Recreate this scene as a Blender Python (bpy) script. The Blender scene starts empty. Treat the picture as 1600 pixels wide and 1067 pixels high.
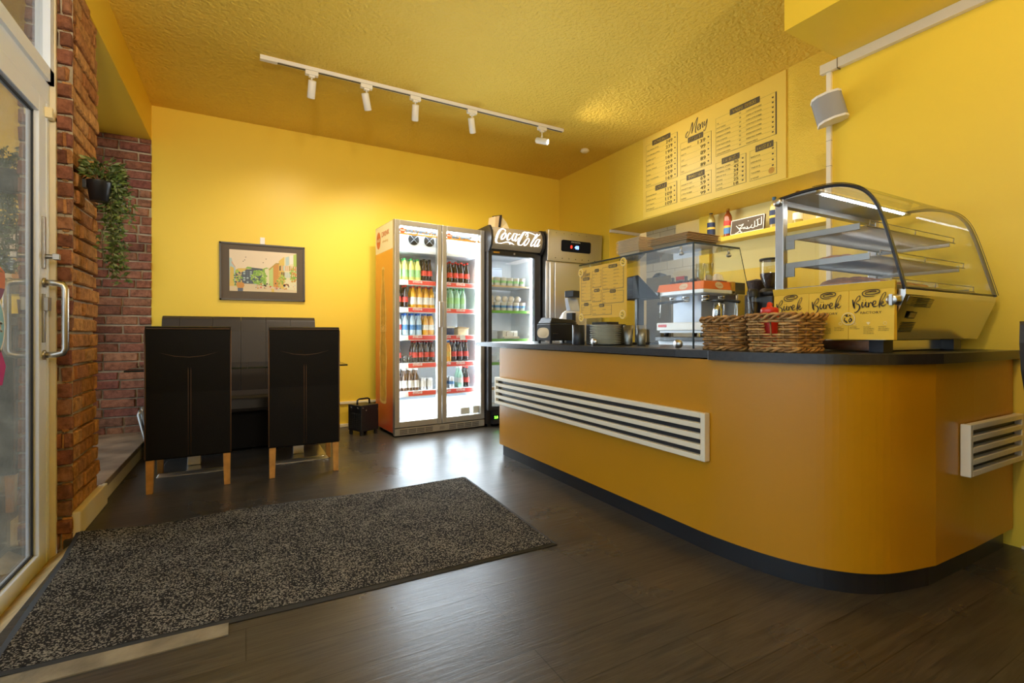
import bpy, bmesh, math, random
from mathutils import Vector, Matrix
random.seed(7)
PI = math.pi
scene = bpy.context.scene
COL = scene.collection
NONE = Matrix.Identity(4)

# ------------------------------------------------------------ materials
def mat(name, col, rough=.5, metal=0., spec=.5, emit=None, es=0., bump=0., bscale=60., var=0., vscale=4., coat=0., sheen=0., alpha=None):
    m = bpy.data.materials.new(name); m.use_nodes = True
    nt = m.node_tree; b = nt.nodes['Principled BSDF']
    b.inputs['Base Color'].default_value = (*col, 1)
    b.inputs['Roughness'].default_value = rough
    b.inputs['Metallic'].default_value = metal
    b.inputs['Specular IOR Level'].default_value = spec
    if coat: b.inputs['Coat Weight'].default_value = coat; b.inputs['Coat Roughness'].default_value = .08
    if sheen: b.inputs['Sheen Weight'].default_value = sheen
    if emit: b.inputs['Emission Color'].default_value = (*emit, 1); b.inputs['Emission Strength'].default_value = es
    if bump or var:
        tc = nt.nodes.new('ShaderNodeTexCoord')
    if bump:
        n = nt.nodes.new('ShaderNodeTexNoise'); n.inputs['Scale'].default_value = bscale; n.inputs['Detail'].default_value = 3
        nt.links.new(tc.outputs['Object'], n.inputs['Vector'])
        bp = nt.nodes.new('ShaderNodeBump'); bp.inputs['Strength'].default_value = bump; bp.inputs['Distance'].default_value = .01
        nt.links.new(n.outputs['Fac'], bp.inputs['Height']); nt.links.new(bp.outputs['Normal'], b.inputs['Normal'])
    if var:
        n2 = nt.nodes.new('ShaderNodeTexNoise'); n2.inputs['Scale'].default_value = vscale; n2.inputs['Detail'].default_value = 4
        nt.links.new(tc.outputs['Object'], n2.inputs['Vector'])
        r = nt.nodes.new('ShaderNodeValToRGB')
        r.color_ramp.elements[0].position = .3; r.color_ramp.elements[1].position = .7
        r.color_ramp.elements[0].color = (*[max(0, c*(1-var)) for c in col], 1)
        r.color_ramp.elements[1].color = (*[min(1, c*(1+var)) for c in col], 1)
        nt.links.new(n2.outputs['Fac'], r.inputs['Fac']); nt.links.new(r.outputs['Color'], b.inputs['Base Color'])
    return m

def glass(name, tint=(1, 1, 1), gloss=1., rough=0., power=5):
    m = bpy.data.materials.new(name); m.use_nodes = True; nt = m.node_tree
    for n in list(nt.nodes):
        if n.type != 'OUTPUT_MATERIAL': nt.nodes.remove(n)
    out = [n for n in nt.nodes if n.type == 'OUTPUT_MATERIAL'][0]
    lw = nt.nodes.new('ShaderNodeLayerWeight'); lw.inputs['Blend'].default_value = .5
    pw = nt.nodes.new('ShaderNodeMath'); pw.operation = 'POWER'; pw.inputs[1].default_value = power
    nt.links.new(lw.outputs['Facing'], pw.inputs[0])
    ma = nt.nodes.new('ShaderNodeMath'); ma.operation = 'MULTIPLY_ADD'; ma.inputs[1].default_value = .95*gloss; ma.inputs[2].default_value = .04*gloss
    nt.links.new(pw.outputs[0], ma.inputs[0])
    tr = nt.nodes.new('ShaderNodeBsdfTransparent'); tr.inputs['Color'].default_value = (*tint, 1)
    gl = nt.nodes.new('ShaderNodeBsdfGlossy'); gl.inputs['Roughness'].default_value = rough
    mx = nt.nodes.new('ShaderNodeMixShader')
    nt.links.new(ma.outputs[0], mx.inputs['Fac']); nt.links.new(tr.outputs[0], mx.inputs[1]); nt.links.new(gl.outputs[0], mx.inputs[2])
    nt.links.new(mx.outputs[0], out.inputs['Surface'])
    return m

def N(nt, t, **kw):
    n = nt.nodes.new(t)
    for k, v in kw.items(): n.inputs[k].default_value = v
    return n

def paint_ceiling():
    m = mat('yellow_woodchip_ceiling', (.80, .53, .075), .75, bump=.0)
    nt = m.node_tree; b = nt.nodes['Principled BSDF']; L = nt.links.new
    tc = nt.nodes.new('ShaderNodeTexCoord')
    n1 = N(nt, 'ShaderNodeTexNoise', Scale=42., Detail=3.); n2 = N(nt, 'ShaderNodeTexNoise', Scale=.9, Detail=2.)
    L(tc.outputs['Object'], n1.inputs['Vector']); L(tc.outputs['Object'], n2.inputs['Vector'])
    bp = N(nt, 'ShaderNodeBump', Strength=.9, Distance=.018); L(n1.outputs['Fac'], bp.inputs['Height']); L(bp.outputs['Normal'], b.inputs['Normal'])
    r = nt.nodes.new('ShaderNodeValToRGB'); e = r.color_ramp.elements
    e[0].position = .35; e[0].color = (.78, .53, .06, 1); e[1].position = .7; e[1].color = (.84, .60, .09, 1)
    L(n2.outputs['Fac'], r.inputs['Fac']); L(r.outputs['Color'], b.inputs['Base Color'])
    return m

def floor_wood():
    m = mat('dark_vinyl_plank', (.05, .045, .04), .38, spec=.5); nt = m.node_tree; b = nt.nodes['Principled BSDF']; L = nt.links.new
    tc = nt.nodes.new('ShaderNodeTexCoord')
    br = nt.nodes.new('ShaderNodeTexBrick'); br.offset = .37
    br.inputs['Scale'].default_value = 1.; br.inputs['Brick Width'].default_value = 1.22; br.inputs['Row Height'].default_value = .18
    br.inputs['Mortar Size'].default_value = .0016; br.inputs['Mortar Smooth'].default_value = .2
    br.inputs['Color1'].default_value = (.046, .040, .033, 1); br.inputs['Color2'].default_value = (.062, .054, .045, 1); br.inputs['Mortar'].default_value = (.012, .011, .010, 1)
    L(tc.outputs['Object'], br.inputs['Vector'])
    mp = nt.nodes.new('ShaderNodeMapping'); mp.inputs['Scale'].default_value = (1.6, 22., 1.)
    L(tc.outputs['Object'], mp.inputs['Vector'])
    wv = N(nt, 'ShaderNodeTexNoise', Scale=2.2, Detail=6., Roughness=.65, Distortion=1.2); L(mp.outputs[0], wv.inputs['Vector'])
    r = nt.nodes.new('ShaderNodeValToRGB'); e = r.color_ramp.elements
    e[0].position = .36; e[0].color = (.55, .55, .55, 1); e[1].position = .64; e[1].color = (1.3, 1.27, 1.2, 1)
    L(wv.outputs['Fac'], r.inputs['Fac'])
    mx = nt.nodes.new('ShaderNodeMix'); mx.data_type = 'RGBA'; mx.blend_type = 'MULTIPLY'; mx.inputs[0].default_value = .8
    L(br.outputs['Color'], mx.inputs[6]); L(r.outputs['Color'], mx.inputs[7]); L(mx.outputs[2], b.inputs['Base Color'])
    n3 = N(nt, 'ShaderNodeTexNoise', Scale=1.8, Detail=5.); L(tc.outputs['Object'], n3.inputs['Vector'])
    r3 = nt.nodes.new('ShaderNodeMapRange'); r3.inputs[1].default_value = .3; r3.inputs[2].default_value = .7; r3.inputs[3].default_value = .24; r3.inputs[4].default_value = .40
    L(n3.outputs['Fac'], r3.inputs[0]); L(r3.outputs[0], b.inputs['Roughness'])
    bp = N(nt, 'ShaderNodeBump', Strength=.25, Distance=.004); L(wv.outputs['Fac'], bp.inputs['Height']); L(bp.outputs['Normal'], b.inputs['Normal'])
    return m

def mat_rug():
    m = mat('speckled_mat', (.05, .05, .05), .95, spec=.1); nt = m.node_tree; b = nt.nodes['Principled BSDF']; L = nt.links.new
    tc = nt.nodes.new('ShaderNodeTexCoord')
    v = N(nt, 'ShaderNodeTexVoronoi', Scale=250.); L(tc.outputs['Object'], v.inputs['Vector'])
    sp = nt.nodes.new('ShaderNodeSeparateColor'); L(v.outputs['Color'], sp.inputs[0])
    n = N(nt, 'ShaderNodeTexNoise', Scale=7., Detail=4.); L(tc.outputs['Object'], n.inputs['Vector'])
    ad = nt.nodes.new('ShaderNodeMath'); ad.operation = 'MULTIPLY_ADD'; ad.inputs[1].default_value = .55
    L(n.outputs['Fac'], ad.inputs[0]); L(sp.outputs[0], ad.inputs[2])
    r = nt.nodes.new('ShaderNodeValToRGB'); e = r.color_ramp.elements
    e[0].position = .62; e[0].color = (.014, .012, .011, 1); e[1].position = 1.22; e[1].color = (.25, .225, .18, 1)
    x = e.new(.98); x.color = (.036, .032, .026, 1)
    L(ad.outputs[0], r.inputs['Fac']); L(r.outputs['Color'], b.inputs['Base Color'])
    bp = N(nt, 'ShaderNodeBump', Strength=1., Distance=.008); L(sp.outputs[0], bp.inputs['Height']); L(bp.outputs['Normal'], b.inputs['Normal'])
    return m

def brick_mat(name, stops):
    m = mat(name, (.3, .12, .06), .85, spec=.25); nt = m.node_tree; b = nt.nodes['Principled BSDF']; L = nt.links.new
    g = nt.nodes.new('ShaderNodeNewGeometry')
    r = nt.nodes.new('ShaderNodeValToRGB'); e = r.color_ramp.elements
    e[0].position = 0; e[0].color = (*stops[0], 1); e[1].position = 1; e[1].color = (*stops[-1], 1)
    for i, s in enumerate(stops[1:-1]): x = e.new((i+1)/(len(stops)-1)); x.color = (*s, 1)
    L(g.outputs['Random Per Island'], r.inputs['Fac'])
    tc = nt.nodes.new('ShaderNodeTexCoord'); n = N(nt, 'ShaderNodeTexNoise', Scale=26., Detail=6., Roughness=.7); L(tc.outputs['Object'], n.inputs['Vector'])
    r2 = nt.nodes.new('ShaderNodeValToRGB'); e2 = r2.color_ramp.elements
    e2[0].position = .33; e2[0].color = (.35, .3, .28, 1); e2[1].position = .6; e2[1].color = (1.1, 1.1, 1.1, 1)
    L(n.outputs['Fac'], r2.inputs['Fac'])
    mx = nt.nodes.new('ShaderNodeMix'); mx.data_type = 'RGBA'; mx.blend_type = 'MULTIPLY'; mx.inputs[0].default_value = .8
    L(r.outputs['Color'], mx.inputs[6]); L(r2.outputs['Color'], mx.inputs[7]); L(mx.outputs[2], b.inputs['Base Color'])
    bp = N(nt, 'ShaderNodeBump', Strength=.8, Distance=.02); L(n.outputs['Fac'], bp.inputs['Height']); L(bp.outputs['Normal'], b.inputs['Normal'])
    return m

def tile_mat():
    m = mat('white_wall_tile', (.8, .78, .72), .2); nt = m.node_tree; b = nt.nodes['Principled BSDF']; L = nt.links.new
    tc = nt.nodes.new('ShaderNodeTexCoord'); mp = nt.nodes.new('ShaderNodeMapping'); mp.inputs['Rotation'].default_value = (PI/2, 0, PI/2)
    sx = nt.nodes.new('ShaderNodeSeparateXYZ'); cx = nt.nodes.new('ShaderNodeCombineXYZ')
    L(tc.outputs['Object'], sx.inputs[0]); L(sx.outputs[1], cx.inputs[0]); L(sx.outputs[2], cx.inputs[1])
    br = nt.nodes.new('ShaderNodeTexBrick'); br.inputs['Scale'].default_value = 1; br.inputs['Brick Width'].default_value = .3; br.inputs['Row Height'].default_value = .15
    br.inputs['Mortar Size'].default_value = .003; br.inputs['Color1'].default_value = (.8, .78, .72, 1); br.inputs['Color2'].default_value = (.82, .8, .74, 1); br.inputs['Mortar'].default_value = (.35, .32, .27, 1)
    L(cx.outputs[0], br.inputs['Vector']); L(br.outputs['Color'], b.inputs['Base Color'])
    return m

def ramp_z(name, stops, rough=.35, axis=2):
    m = mat(name, stops[0][1], rough); nt = m.node_tree; b = nt.nodes['Principled BSDF']; L = nt.links.new
    tc = nt.nodes.new('ShaderNodeTexCoord'); s = nt.nodes.new('ShaderNodeSeparateXYZ'); L(tc.outputs['Object'], s.inputs[0])
    n = N(nt, 'ShaderNodeTexNoise', Scale=3., Detail=3.); L(tc.outputs['Object'], n.inputs['Vector'])
    a = nt.nodes.new('ShaderNodeMath'); a.operation = 'MULTIPLY_ADD'; a.inputs[1].default_value = .25; L(n.outputs['Fac'], a.inputs[0]); L(s.outputs[axis], a.inputs[2])
    r = nt.nodes.new('ShaderNodeValToRGB'); e = r.color_ramp.elements
    mr = nt.nodes.new('ShaderNodeMapRange'); mr.inputs[1].default_value = 0; mr.inputs[2].default_value = 2.1; L(a.outputs[0], mr.inputs[0]); L(mr.outputs[0], r.inputs['Fac'])
    e[0].position = stops[0][0]; e[0].color = (*stops[0][1], 1); e[1].position = stops[-1][0]; e[1].color = (*stops[-1][1], 1)
    for p, c in stops[1:-1]: x = e.new(p); x.color = (*c, 1)
    L(r.outputs['Color'], b.inputs['Base Color'])
    return m

YEL = (.84, .59, .05)
M = dict(
 wall=mat('yellow_wall_paint', YEL, .42, spec=.4, bump=.06, bscale=90),
 wallrough=mat('yellow_textured_paint', (.84, .59, .055), .55, bump=.7, bscale=110),
 pale=mat('pale_yellow_paint', (.80, .68, .26), .5, bump=.05),
 ceil=paint_ceiling(), floor=floor_wood(), rug=mat_rug(),
 counter=mat('ochre_counter_paint', (.49, .22, .004), .30, spec=.5, bump=.05, bscale=40, var=.04, vscale=2),
 top=mat('black_laminate', (.022, .020, .019), .3, var=.3, vscale=60),
 plinth=mat('black_plinth', (.012, .012, .014), .35),
 white=mat('white_plastic', (.78, .76, .71), .4), whitep=mat('white_painted_wood', (.80, .72, .55), .45, bump=.05),
 cream=mat('cream_paint', (.84, .73, .46), .5),
 dark=mat('black_plastic', (.014, .014, .017), .38), rubber=mat('dark_rubber', (.02, .02, .02), .7),
 leather=mat('black_leather', (.0055, .0045, .004), .45, spec=.14, bump=.15, bscale=260),
 leather2=mat('brown_black_leather', (.034, .027, .022), .42, spec=.3, bump=.12, bscale=200),
 seam=mat('seam_thread', (.10, .05, .02), .6),
 oak=mat('honey_oak', (.50, .25, .06), .4, var=.25, vscale=18, bump=.05),
 steel=mat('brushed_steel', (.52, .50, .47), .28, metal=1., bump=.03, bscale=200),
 steel2=mat('satin_steel', (.34, .33, .31), .38, metal=1.),
 sheet=mat('polished_steel', (.62, .60, .56), .16, metal=1.),
 chrome=mat('chrome', (.8, .8, .8), .1, metal=1.),
 alu=mat('silver_frame', (.42, .40, .36), .38, metal=.75),
 alup=mat('grey_white_powdercoat', (.82, .87, .93), .4),
 glass=glass('clear_glass', (.97, .985, .98)), doorglass=glass('door_glass', (.9, .93, .92), 1.05, power=2.4),
 blackglass=mat('black_glass', (.008, .009, .009), .06), tglass=glass('smoked_glass', (.12, .12, .11), 1.),
 edge=mat('dark_glass_edge', (.01, .02, .018), .2),
 jar=glass('thin_glass', (.86, .88, .86), 1.6),
 mortar=mat('mortar', (.50, .42, .30), .95, bump=.8, bscale=60, var=.3, vscale=10),
 brick=brick_mat('old_red_brick', [(.20, .08, .05), (.36, .15, .085), (.28, .10, .075), (.42, .20, .11), (.25, .12, .075)]),
 brick2=brick_mat('old_orange_brick', [(.42, .17, .06), (.60, .30, .10), (.50, .22, .08), (.66, .36, .13), (.45, .21, .085)]),
 tile=tile_mat(), interior=mat('cooler_white', (.86, .88, .9), .35, emit=None),
 led=mat('cooler_led', (1, 1, 1), .5, emit=(.82, .91, 1.), es=34.), led2=mat('case_led', (1, 1, 1), .5, emit=(.85, .92, 1.), es=22.),
 logo=mat('lit_logo', (1, 1, 1), .5, emit=(1, .98, 1.), es=1.6),
 bulb=mat('lamp_lens', (1, .9, .7), .3, emit=(1, .86, .6), es=60.),
 red=mat('red_plastic', (.55, .02, .012), .35), redlabel=mat('red_label', (.62, .05, .035), .5), whitelabel=mat('white_label', (.85, .84, .80), .5),
 cola=mat('cola', (.022, .007, .004), .12, spec=.8), orange=mat('orange_soda', (.85, .42, .02), .15, spec=.7), lemon=mat('lemon_soda', (.80, .80, .25), .15, spec=.7),
 clear=mat('clear_bottle', (.62, .78, .76), .12, spec=.8), greenb=mat('green_clear_bottle', (.42, .72, .55), .12, spec=.8), water=mat('water_bottle', (.55, .72, .86), .12, spec=.8),
 beer=mat('brown_bottle', (.09, .035, .012), .12, spec=.8), blue=mat('blue_cap', (.02, .12, .5), .4), greencap=mat('green_cap', (.05, .42, .12), .4), greenlabel=mat('green_label', (.35, .68, .30), .5),
 bluelabel=mat('blue_label', (.10, .26, .55), .5), can=mat('silver_can', (.6, .6, .6), .3, metal=.6),
 green=mat('green_shelf_edge', (.16, .42, .05), .5), paper=mat('paper_white', (.82, .80, .74), .8), card=mat('brown_card', (.58, .42, .23), .8, bump=.1), cardi=mat('pale_card', (.74, .60, .38), .8),
 wicker=mat('wicker', (.34, .17, .05), .5, var=.5, vscale=45), wicker2=mat('wicker_light', (.50, .29, .10), .5, var=.4, vscale=40),
 bag=mat('yellow_paper_bag', (.82, .53, .04), .6, bump=.06, bscale=14), ink=mat('black_ink', (.022, .014, .010), .6), greyink=mat('brown_grey_ink', (.10, .075, .035), .6),
 board=mat('yellow_menu_board', (.84, .60, .10), .42), cream2=mat('cream_print', (.85, .72, .38), .6), grad=ramp_z('orange_print', [(0, (.55, .05, .02)), (.18, (.62, .09, .02)), (.45, (.74, .23, .02)), (1, (.80, .36, .03))]),
 gold=mat('gold_print', (.55, .28, .03), .4, var=.2, vscale=12), headp=mat('header_panel', (.42, .36, .26), .35, metal=.3), haze=mat('pale_gold_print', (.80, .50, .13), .5, var=.15, vscale=25), reddisc=mat('red_print', (.60, .13, .03), .5),
 ketch=mat('ketchup_red', (.62, .03, .015), .28), ceramic=mat('white_ceramic', (.80, .74, .62), .2), plate=mat('grey_ceramic', (.80, .77, .66), .4), sheety=mat('yellow_menu_sheet', (.74, .43, .015), .5), pglass=glass('picture_glass', (.95, .95, .95), .12, rough=.3), brownc=mat('brown_ceramic', (.35, .2, .1), .3),
 orangep=mat('orange_panel', (.78, .16, .02), .35), leaf=mat('leaf_green', (.11, .17, .04), .5, var=.5, vscale=30), leaf2=mat('leaf_pale', (.26, .32, .15), .5, var=.3, vscale=30), stem=mat('stem', (.10, .11, .03), .6),
 fabric=mat('speaker_cloth', (.33, .33, .33), .85, bump=.2, bscale=500), sky1=mat('print_sky', (.80, .66, .46), .6), passe=mat('brown_mount', (.085, .055, .028), .6), pframe=mat('dark_frame', (.02, .013, .008), .35),
 tuftw=mat('trim_strip', (.24, .20, .13), .5, var=.4, vscale=9, bump=.2), ledge=mat('old_tile_ledge', (.26, .18, .11), .35, var=.5, vscale=6), thr=mat('worn_threshold', (.42, .29, .12), .6, var=.3, vscale=14, bump=.2),
 pastry=mat('baked_pastry', (.34, .15, .04), .55, var=.5, vscale=22, bump=.6, bscale=30), screen=mat('dark_screen', (.010, .012, .018), .5, spec=.08),
 ledred=mat('red_digits', (.8, .02, .01), .5, emit=(1, .04, .02), es=3), ledblue=mat('blue_digits', (.1, .2, 1), .5, emit=(.15, .3, 1), es=5), ledgreen=mat('green_digits', (.3, 1, .1), .5, emit=(.4, 1, .1), es=2.5),
 skyb=mat('sticker_blue', (.22, .52, .68), .5), pink=mat('sticker_pink', (.55, .02, .20), .5), purple=mat('sticker_orange', (.62, .16, .05), .5), plum=mat('sticker_plum', (.16, .04, .16), .5),
 pave=mat('pavement', (.22, .21, .20), .9, var=.2), facade=mat('grey_facade', (.45, .42, .38), .9, var=.1), syrup=mat('amber_syrup', (.28, .06, .015), .12, spec=.8), syrup2=mat('pale_syrup', (.48, .38, .10), .12, spec=.8),
 syl=mat('yellow_label', (.75, .5, .08), .5), navy=mat('navy_label', (.015, .03, .09), .5), bean=mat('coffee_beans', (.03, .012, .006), .6, bump=.6, bscale=120), greyt=mat('translucent_tub', (.55, .62, .75), .3),
)

# ------------------------------------------------------------ mesh builder
class MB:
    def __init__(s): s.v = []; s.f = []; s.m = []; s.s = []; s.T = NONE
    def add(s, vs, fs, m=0, smooth=False):
        o = len(s.v); s.v += [tuple(s.T @ Vector(p)) for p in vs]
        for f in fs: s.f.append([i+o for i in f]); s.m.append(m); s.s.append(smooth)
        return s
    def box(s, x0, x1, y0, y1, z0, z1, m=0):
        return s.add([(x0,y0,z0),(x1,y0,z0),(x1,y1,z0),(x0,y1,z0),(x0,y0,z1),(x1,y0,z1),(x1,y1,z1),(x0,y1,z1)],
                     [(0,3,2,1),(4,5,6,7),(0,1,5,4),(1,2,6,5),(2,3,7,6),(3,0,4,7)], m)
    def hexa(s, b, t, m=0):
        return s.add(list(b)+list(t), [(0,3,2,1),(4,5,6,7),(0,1,5,4),(1,2,6,5),(2,3,7,6),(3,0,4,7)], m)
    def prism(s, poly, ax, a0, a1, m=0, smooth=False):
        # poly 2D list extruded along axis ax; remaining axes in order
        def P(p, a):
            l = [p[0], p[1]]; l.insert(ax, a); return tuple(l)
        n = len(poly); ar = sum(poly[i][0]*poly[(i+1)%n][1]-poly[(i+1)%n][0]*poly[i][1] for i in range(n))
        if (ar < 0) != (ax == 1): poly = poly[::-1]
        vs = [P(p, a0) for p in poly]+[P(p, a1) for p in poly]
        fs = [tuple(range(n))[::-1], tuple(range(n, 2*n))]
        s.add(vs, fs, m, False)
        s.add(vs, [(i, (i+1)%n, n+(i+1)%n, n+i) for i in range(n)], m, smooth)
        return s
    def lathe(s, prof, cx=0, cy=0, n=20, m=0, smooth=True, axis='z', caps=True):
        vs = []; fs = []
        for r, z in prof:
            for i in range(n):
                a = 2*PI*i/n; c, d = r*math.cos(a), r*math.sin(a)
                vs.append((cx+c, cy+d, z) if axis == 'z' else ((z, cx+c, cy+d) if axis == 'x' else (cx+c, z, cy-d)))
        k = len(prof)
        for j in range(k-1):
            for i in range(n): fs.append((j*n+i, j*n+(i+1)%n, (j+1)*n+(i+1)%n, (j+1)*n+i))
        s.add(vs, fs, m, smooth)
        if caps:
            o = len(s.v)-len(vs)
            if prof[0][0] > 1e-5: s.f.append([o+i for i in range(n)][::-1]); s.m.append(m); s.s.append(False)
            if prof[-1][0] > 1e-5: s.f.append([o+(k-1)*n+i for i in range(n)]); s.m.append(m); s.s.append(False)
        return s
    def tube(s, pts, r, n=8, m=0, closed=False, smooth=True):
        P = [Vector(p) for p in pts]; k = len(P); vs = []; fs = []
        rr = r if isinstance(r, (list, tuple)) else [r]*k
        up = None
        for i in range(k):
            a = P[(i-1) % k] if (closed or i > 0) else P[i]; b = P[(i+1) % k] if (closed or i < k-1) else P[i]
            t = (b-a).normalized()
            if up is None: up = Vector((0, 0, 1)) if abs(t.z) < .9 else Vector((1, 0, 0))
            u = t.cross(up)
            if u.length < 1e-6: u = t.orthogonal()
            u.normalize(); w = u.cross(t).normalized(); up = w
            for j in range(n):
                an = 2*PI*j/n; vs.append(tuple(P[i]+u*(rr[i]*math.cos(an))+w*(rr[i]*math.sin(an))))
        for i in range(k if closed else k-1):
            for j in range(n): fs.append((i*n+j, i*n+(j+1)%n, ((i+1)%k)*n+(j+1)%n, ((i+1)%k)*n+j))
        if not closed: fs += [tuple(range(n))[::-1], tuple((k-1)*n+j for j in range(n))]
        return s.add(vs, fs, m, smooth)
    def rod(s, a, b, r, n=8, m=0): return s.tube([a, b], r, n, m)
    def bar(s, a, b, w, h, m=0):
        a = Vector(a); b = Vector(b); t = (b-a).normalized(); up = Vector((0, 0, 1)) if abs(t.z) < .95 else Vector((0, 1, 0))
        u = t.cross(up).normalized()*(w/2); v = u.cross(t).normalized()*(h/2)
        return s.hexa([a-u-v, a+u-v, b+u-v, b-u-v], [a-u+v, a+u+v, b+u+v, b-u+v], m)
    def sheet(s, poly, m=0): return s.add(poly, [tuple(range(len(poly)))], m)
    def blob(s, cx, cy, cz, rx, ry, rz, m=0, n=12, k=8):
        vs = []; fs = []
        for j in range(k+1):
            a = PI*j/k
            for i in range(n):
                b = 2*PI*i/n; vs.append((cx+rx*math.sin(a)*math.cos(b), cy+ry*math.sin(a)*math.sin(b), cz-rz*math.cos(a)))
        for j in range(k):
            for i in range(n): fs.append((j*n+i, j*n+(i+1)%n, (j+1)*n+(i+1)%n, (j+1)*n+i))
        return s.add(vs, fs, m, True)
    def build(s, name, mats, parent=None, label=None, bevel=0, seg=2, loc=None, sub=0, merge=False):
        me = bpy.data.meshes.new(name); me.from_pydata(s.v, [], s.f)
        if not isinstance(mats, (list, tuple)): mats = [mats]
        for m in mats: me.materials.append(M[m])
        me.polygons.foreach_set('material_index', s.m); me.polygons.foreach_set('use_smooth', s.s)
        me.validate(); me.update()
        if merge:
            bm = bmesh.new(); bm.from_mesh(me); bmesh.ops.remove_doubles(bm, verts=bm.verts, dist=1e-5); bm.to_mesh(me); bm.free()
        o = bpy.data.objects.new(name, me); COL.objects.link(o)
        if parent: o.parent = parent
        if label: o['label'] = label
        if loc: o.location = loc
        if bevel:
            b = o.modifiers.new('bevel', 'BEVEL'); b.width = bevel; b.segments = seg; b.limit_method = 'ANGLE'; b.angle_limit = math.radians(35); b.harden_normals = False
        if sub:
            b = o.modifiers.new('sub', 'SUBSURF'); b.levels = sub; b.render_levels = sub
        return o

def box(*a, m=0): return MB().box(*a, m=m)
def tag(o, label, cat, group=None):
    o['label'] = label; o['category'] = cat
    if group: o['group'] = group
    return o
def thing(name, label, cat, loc=(0, 0, 0), rz=0, group=None):
    o = bpy.data.objects.new(name, None); COL.objects.link(o); o.empty_display_size = .1
    o.location = loc; o.rotation_euler = (0, 0, rz); return tag(o, label, cat, group)
def struct(mb, name, m, bevel=0, **k):
    o = mb.build(name, m, bevel=bevel, **k); o['kind'] = 'structure'; return o
KIDS = {}
def kids(o): return list(o.children)
def dup(root, loc=None, rz=None, label=None, group=None):
    def cp(o, par):
        c = o.copy(); COL.objects.link(c); c.parent = par
        for ch in kids(o): cp(ch, c)
        return c
    r = cp(root, None)
    if loc is not None: r.location = loc
    if rz is not None: r.rotation_euler = (0, 0, rz)
    if label: r['label'] = label
    if group: r['group'] = group
    return r

def feet(par, boxes, m='rubber', name='foot'):
    for b in boxes: MB().box(*b).build(name, m, par)

# ------------------------------------------------------------ lettering
_tc = {}
def glyphs(txt):
    if txt in _tc: return _tc[txt]
    cu = bpy.data.curves.new('t', 'FONT'); cu.body = txt; cu.size = 1; cu.resolution_u = 3
    ob = bpy.data.objects.new('t', cu); COL.objects.link(ob)
    dg = bpy.context.evaluated_depsgraph_get(); ev = ob.evaluated_get(dg); me = ev.to_mesh()
    v = [(p.co.x, p.co.y) for p in me.vertices]; f = [tuple(p.vertices) for p in me.polygons]
    ev.to_mesh_clear(); bpy.data.objects.remove(ob); bpy.data.curves.remove(cu)
    w = (min(p[0] for p in v), max(p[0] for p in v)) if v else (0, 0)
    _tc[txt] = (v, f, w); return _tc[txt]
class Face:      # a plane to print on: origin, right, up, lift off the surface
    def __init__(s, o, u, v, lift=.0008):
        s.o = Vector(o); s.u = Vector(u).normalized(); s.v = Vector(v).normalized(); s.n = s.u.cross(s.v); s.o = s.o+s.n*lift
    def p(s, x, y, l=0): return tuple(s.o+s.u*x+s.v*y+s.n*l)
def text(mb, F, txt, x, y, h, m=0, w=None, bold=0, l=0, center=False):
    v, f, (a, b) = glyphs(txt)
    if not v: return
    sx = h if w is None else w/max(1e-6, b-a)
    x0 = x-(b-a)*sx/2 if center else x
    for k in ([0] if not bold else [0, bold]):
        mb.add([F.p(x0+(p[0]-a)*sx+k, y+p[1]*h, l) for p in v], f, m)
def rect(mb, F, x0, x1, y0, y1, m=0, l=0): mb.add([F.p(x0, y0, l), F.p(x1, y0, l), F.p(x1, y1, l), F.p(x0, y1, l)], [(0, 1, 2, 3)], m)
def poly(mb, F, pts, m=0, l=0): mb.add([F.p(x, y, l) for x, y in pts], [tuple(range(len(pts)))], m)
def disc(mb, F, cx, cy, r, m=0, l=0, ry=None, n=28): poly(mb, F, [(cx+r*math.cos(2*PI*i/n), cy+(ry or r)*math.sin(2*PI*i/n)) for i in range(n)], m, l)
def ring(mb, F, cx, cy, r, w, m=0, l=0, n=32):
    vs = []; fs = []
    for i in range(n):
        a = 2*PI*i/n; vs += [F.p(cx+(r-w)*math.cos(a), cy+(r-w)*math.sin(a), l), F.p(cx+r*math.cos(a), cy+r*math.sin(a), l)]
        j = (i+1) % n; fs.append((2*i, 2*i+1, 2*j+1, 2*j))
    mb.add(vs, fs, m)
def cat(P, k=7):
    Q = [P[0]]+list(P)+[P[-1]]; R = []
    for i in range(1, len(Q)-2):
        for j in range(k):
            t = j/k; a, b, c, d = Q[i-1], Q[i], Q[i+1], Q[i+2]
            R.append(tuple(.5*((2*b[e])+(-a[e]+c[e])*t+(2*a[e]-5*b[e]+4*c[e]-d[e])*t*t+(-a[e]+3*b[e]-3*c[e]+d[e])*t**3) for e in range(len(a))))
    R.append(tuple(P[-1])); return R
def stroke(mb, F, P, m=0, f=None, l=0, k=7, wmul=1.):
    # P: (x, y, width); f maps crop coordinates to face coordinates
    R = cat(P, k); f = f or (lambda x, y: (x, y)); L = []; G = []
    for i, p in enumerate(R):
        a = R[max(0, i-1)]; b = R[min(len(R)-1, i+1)]; dx, dy = b[0]-a[0], b[1]-a[1]; n = math.hypot(dx, dy) or 1
        w = max(.0002, p[2])*wmul/2; L.append(F.p(*f(p[0]-dy/n*w, p[1]+dx/n*w), l)); G.append(F.p(*f(p[0]+dy/n*w, p[1]-dx/n*w), l))
    n = len(R); mb.add(L+G, [(i, i+1, n+i+1, n+i) for i in range(n-1)], m)
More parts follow.
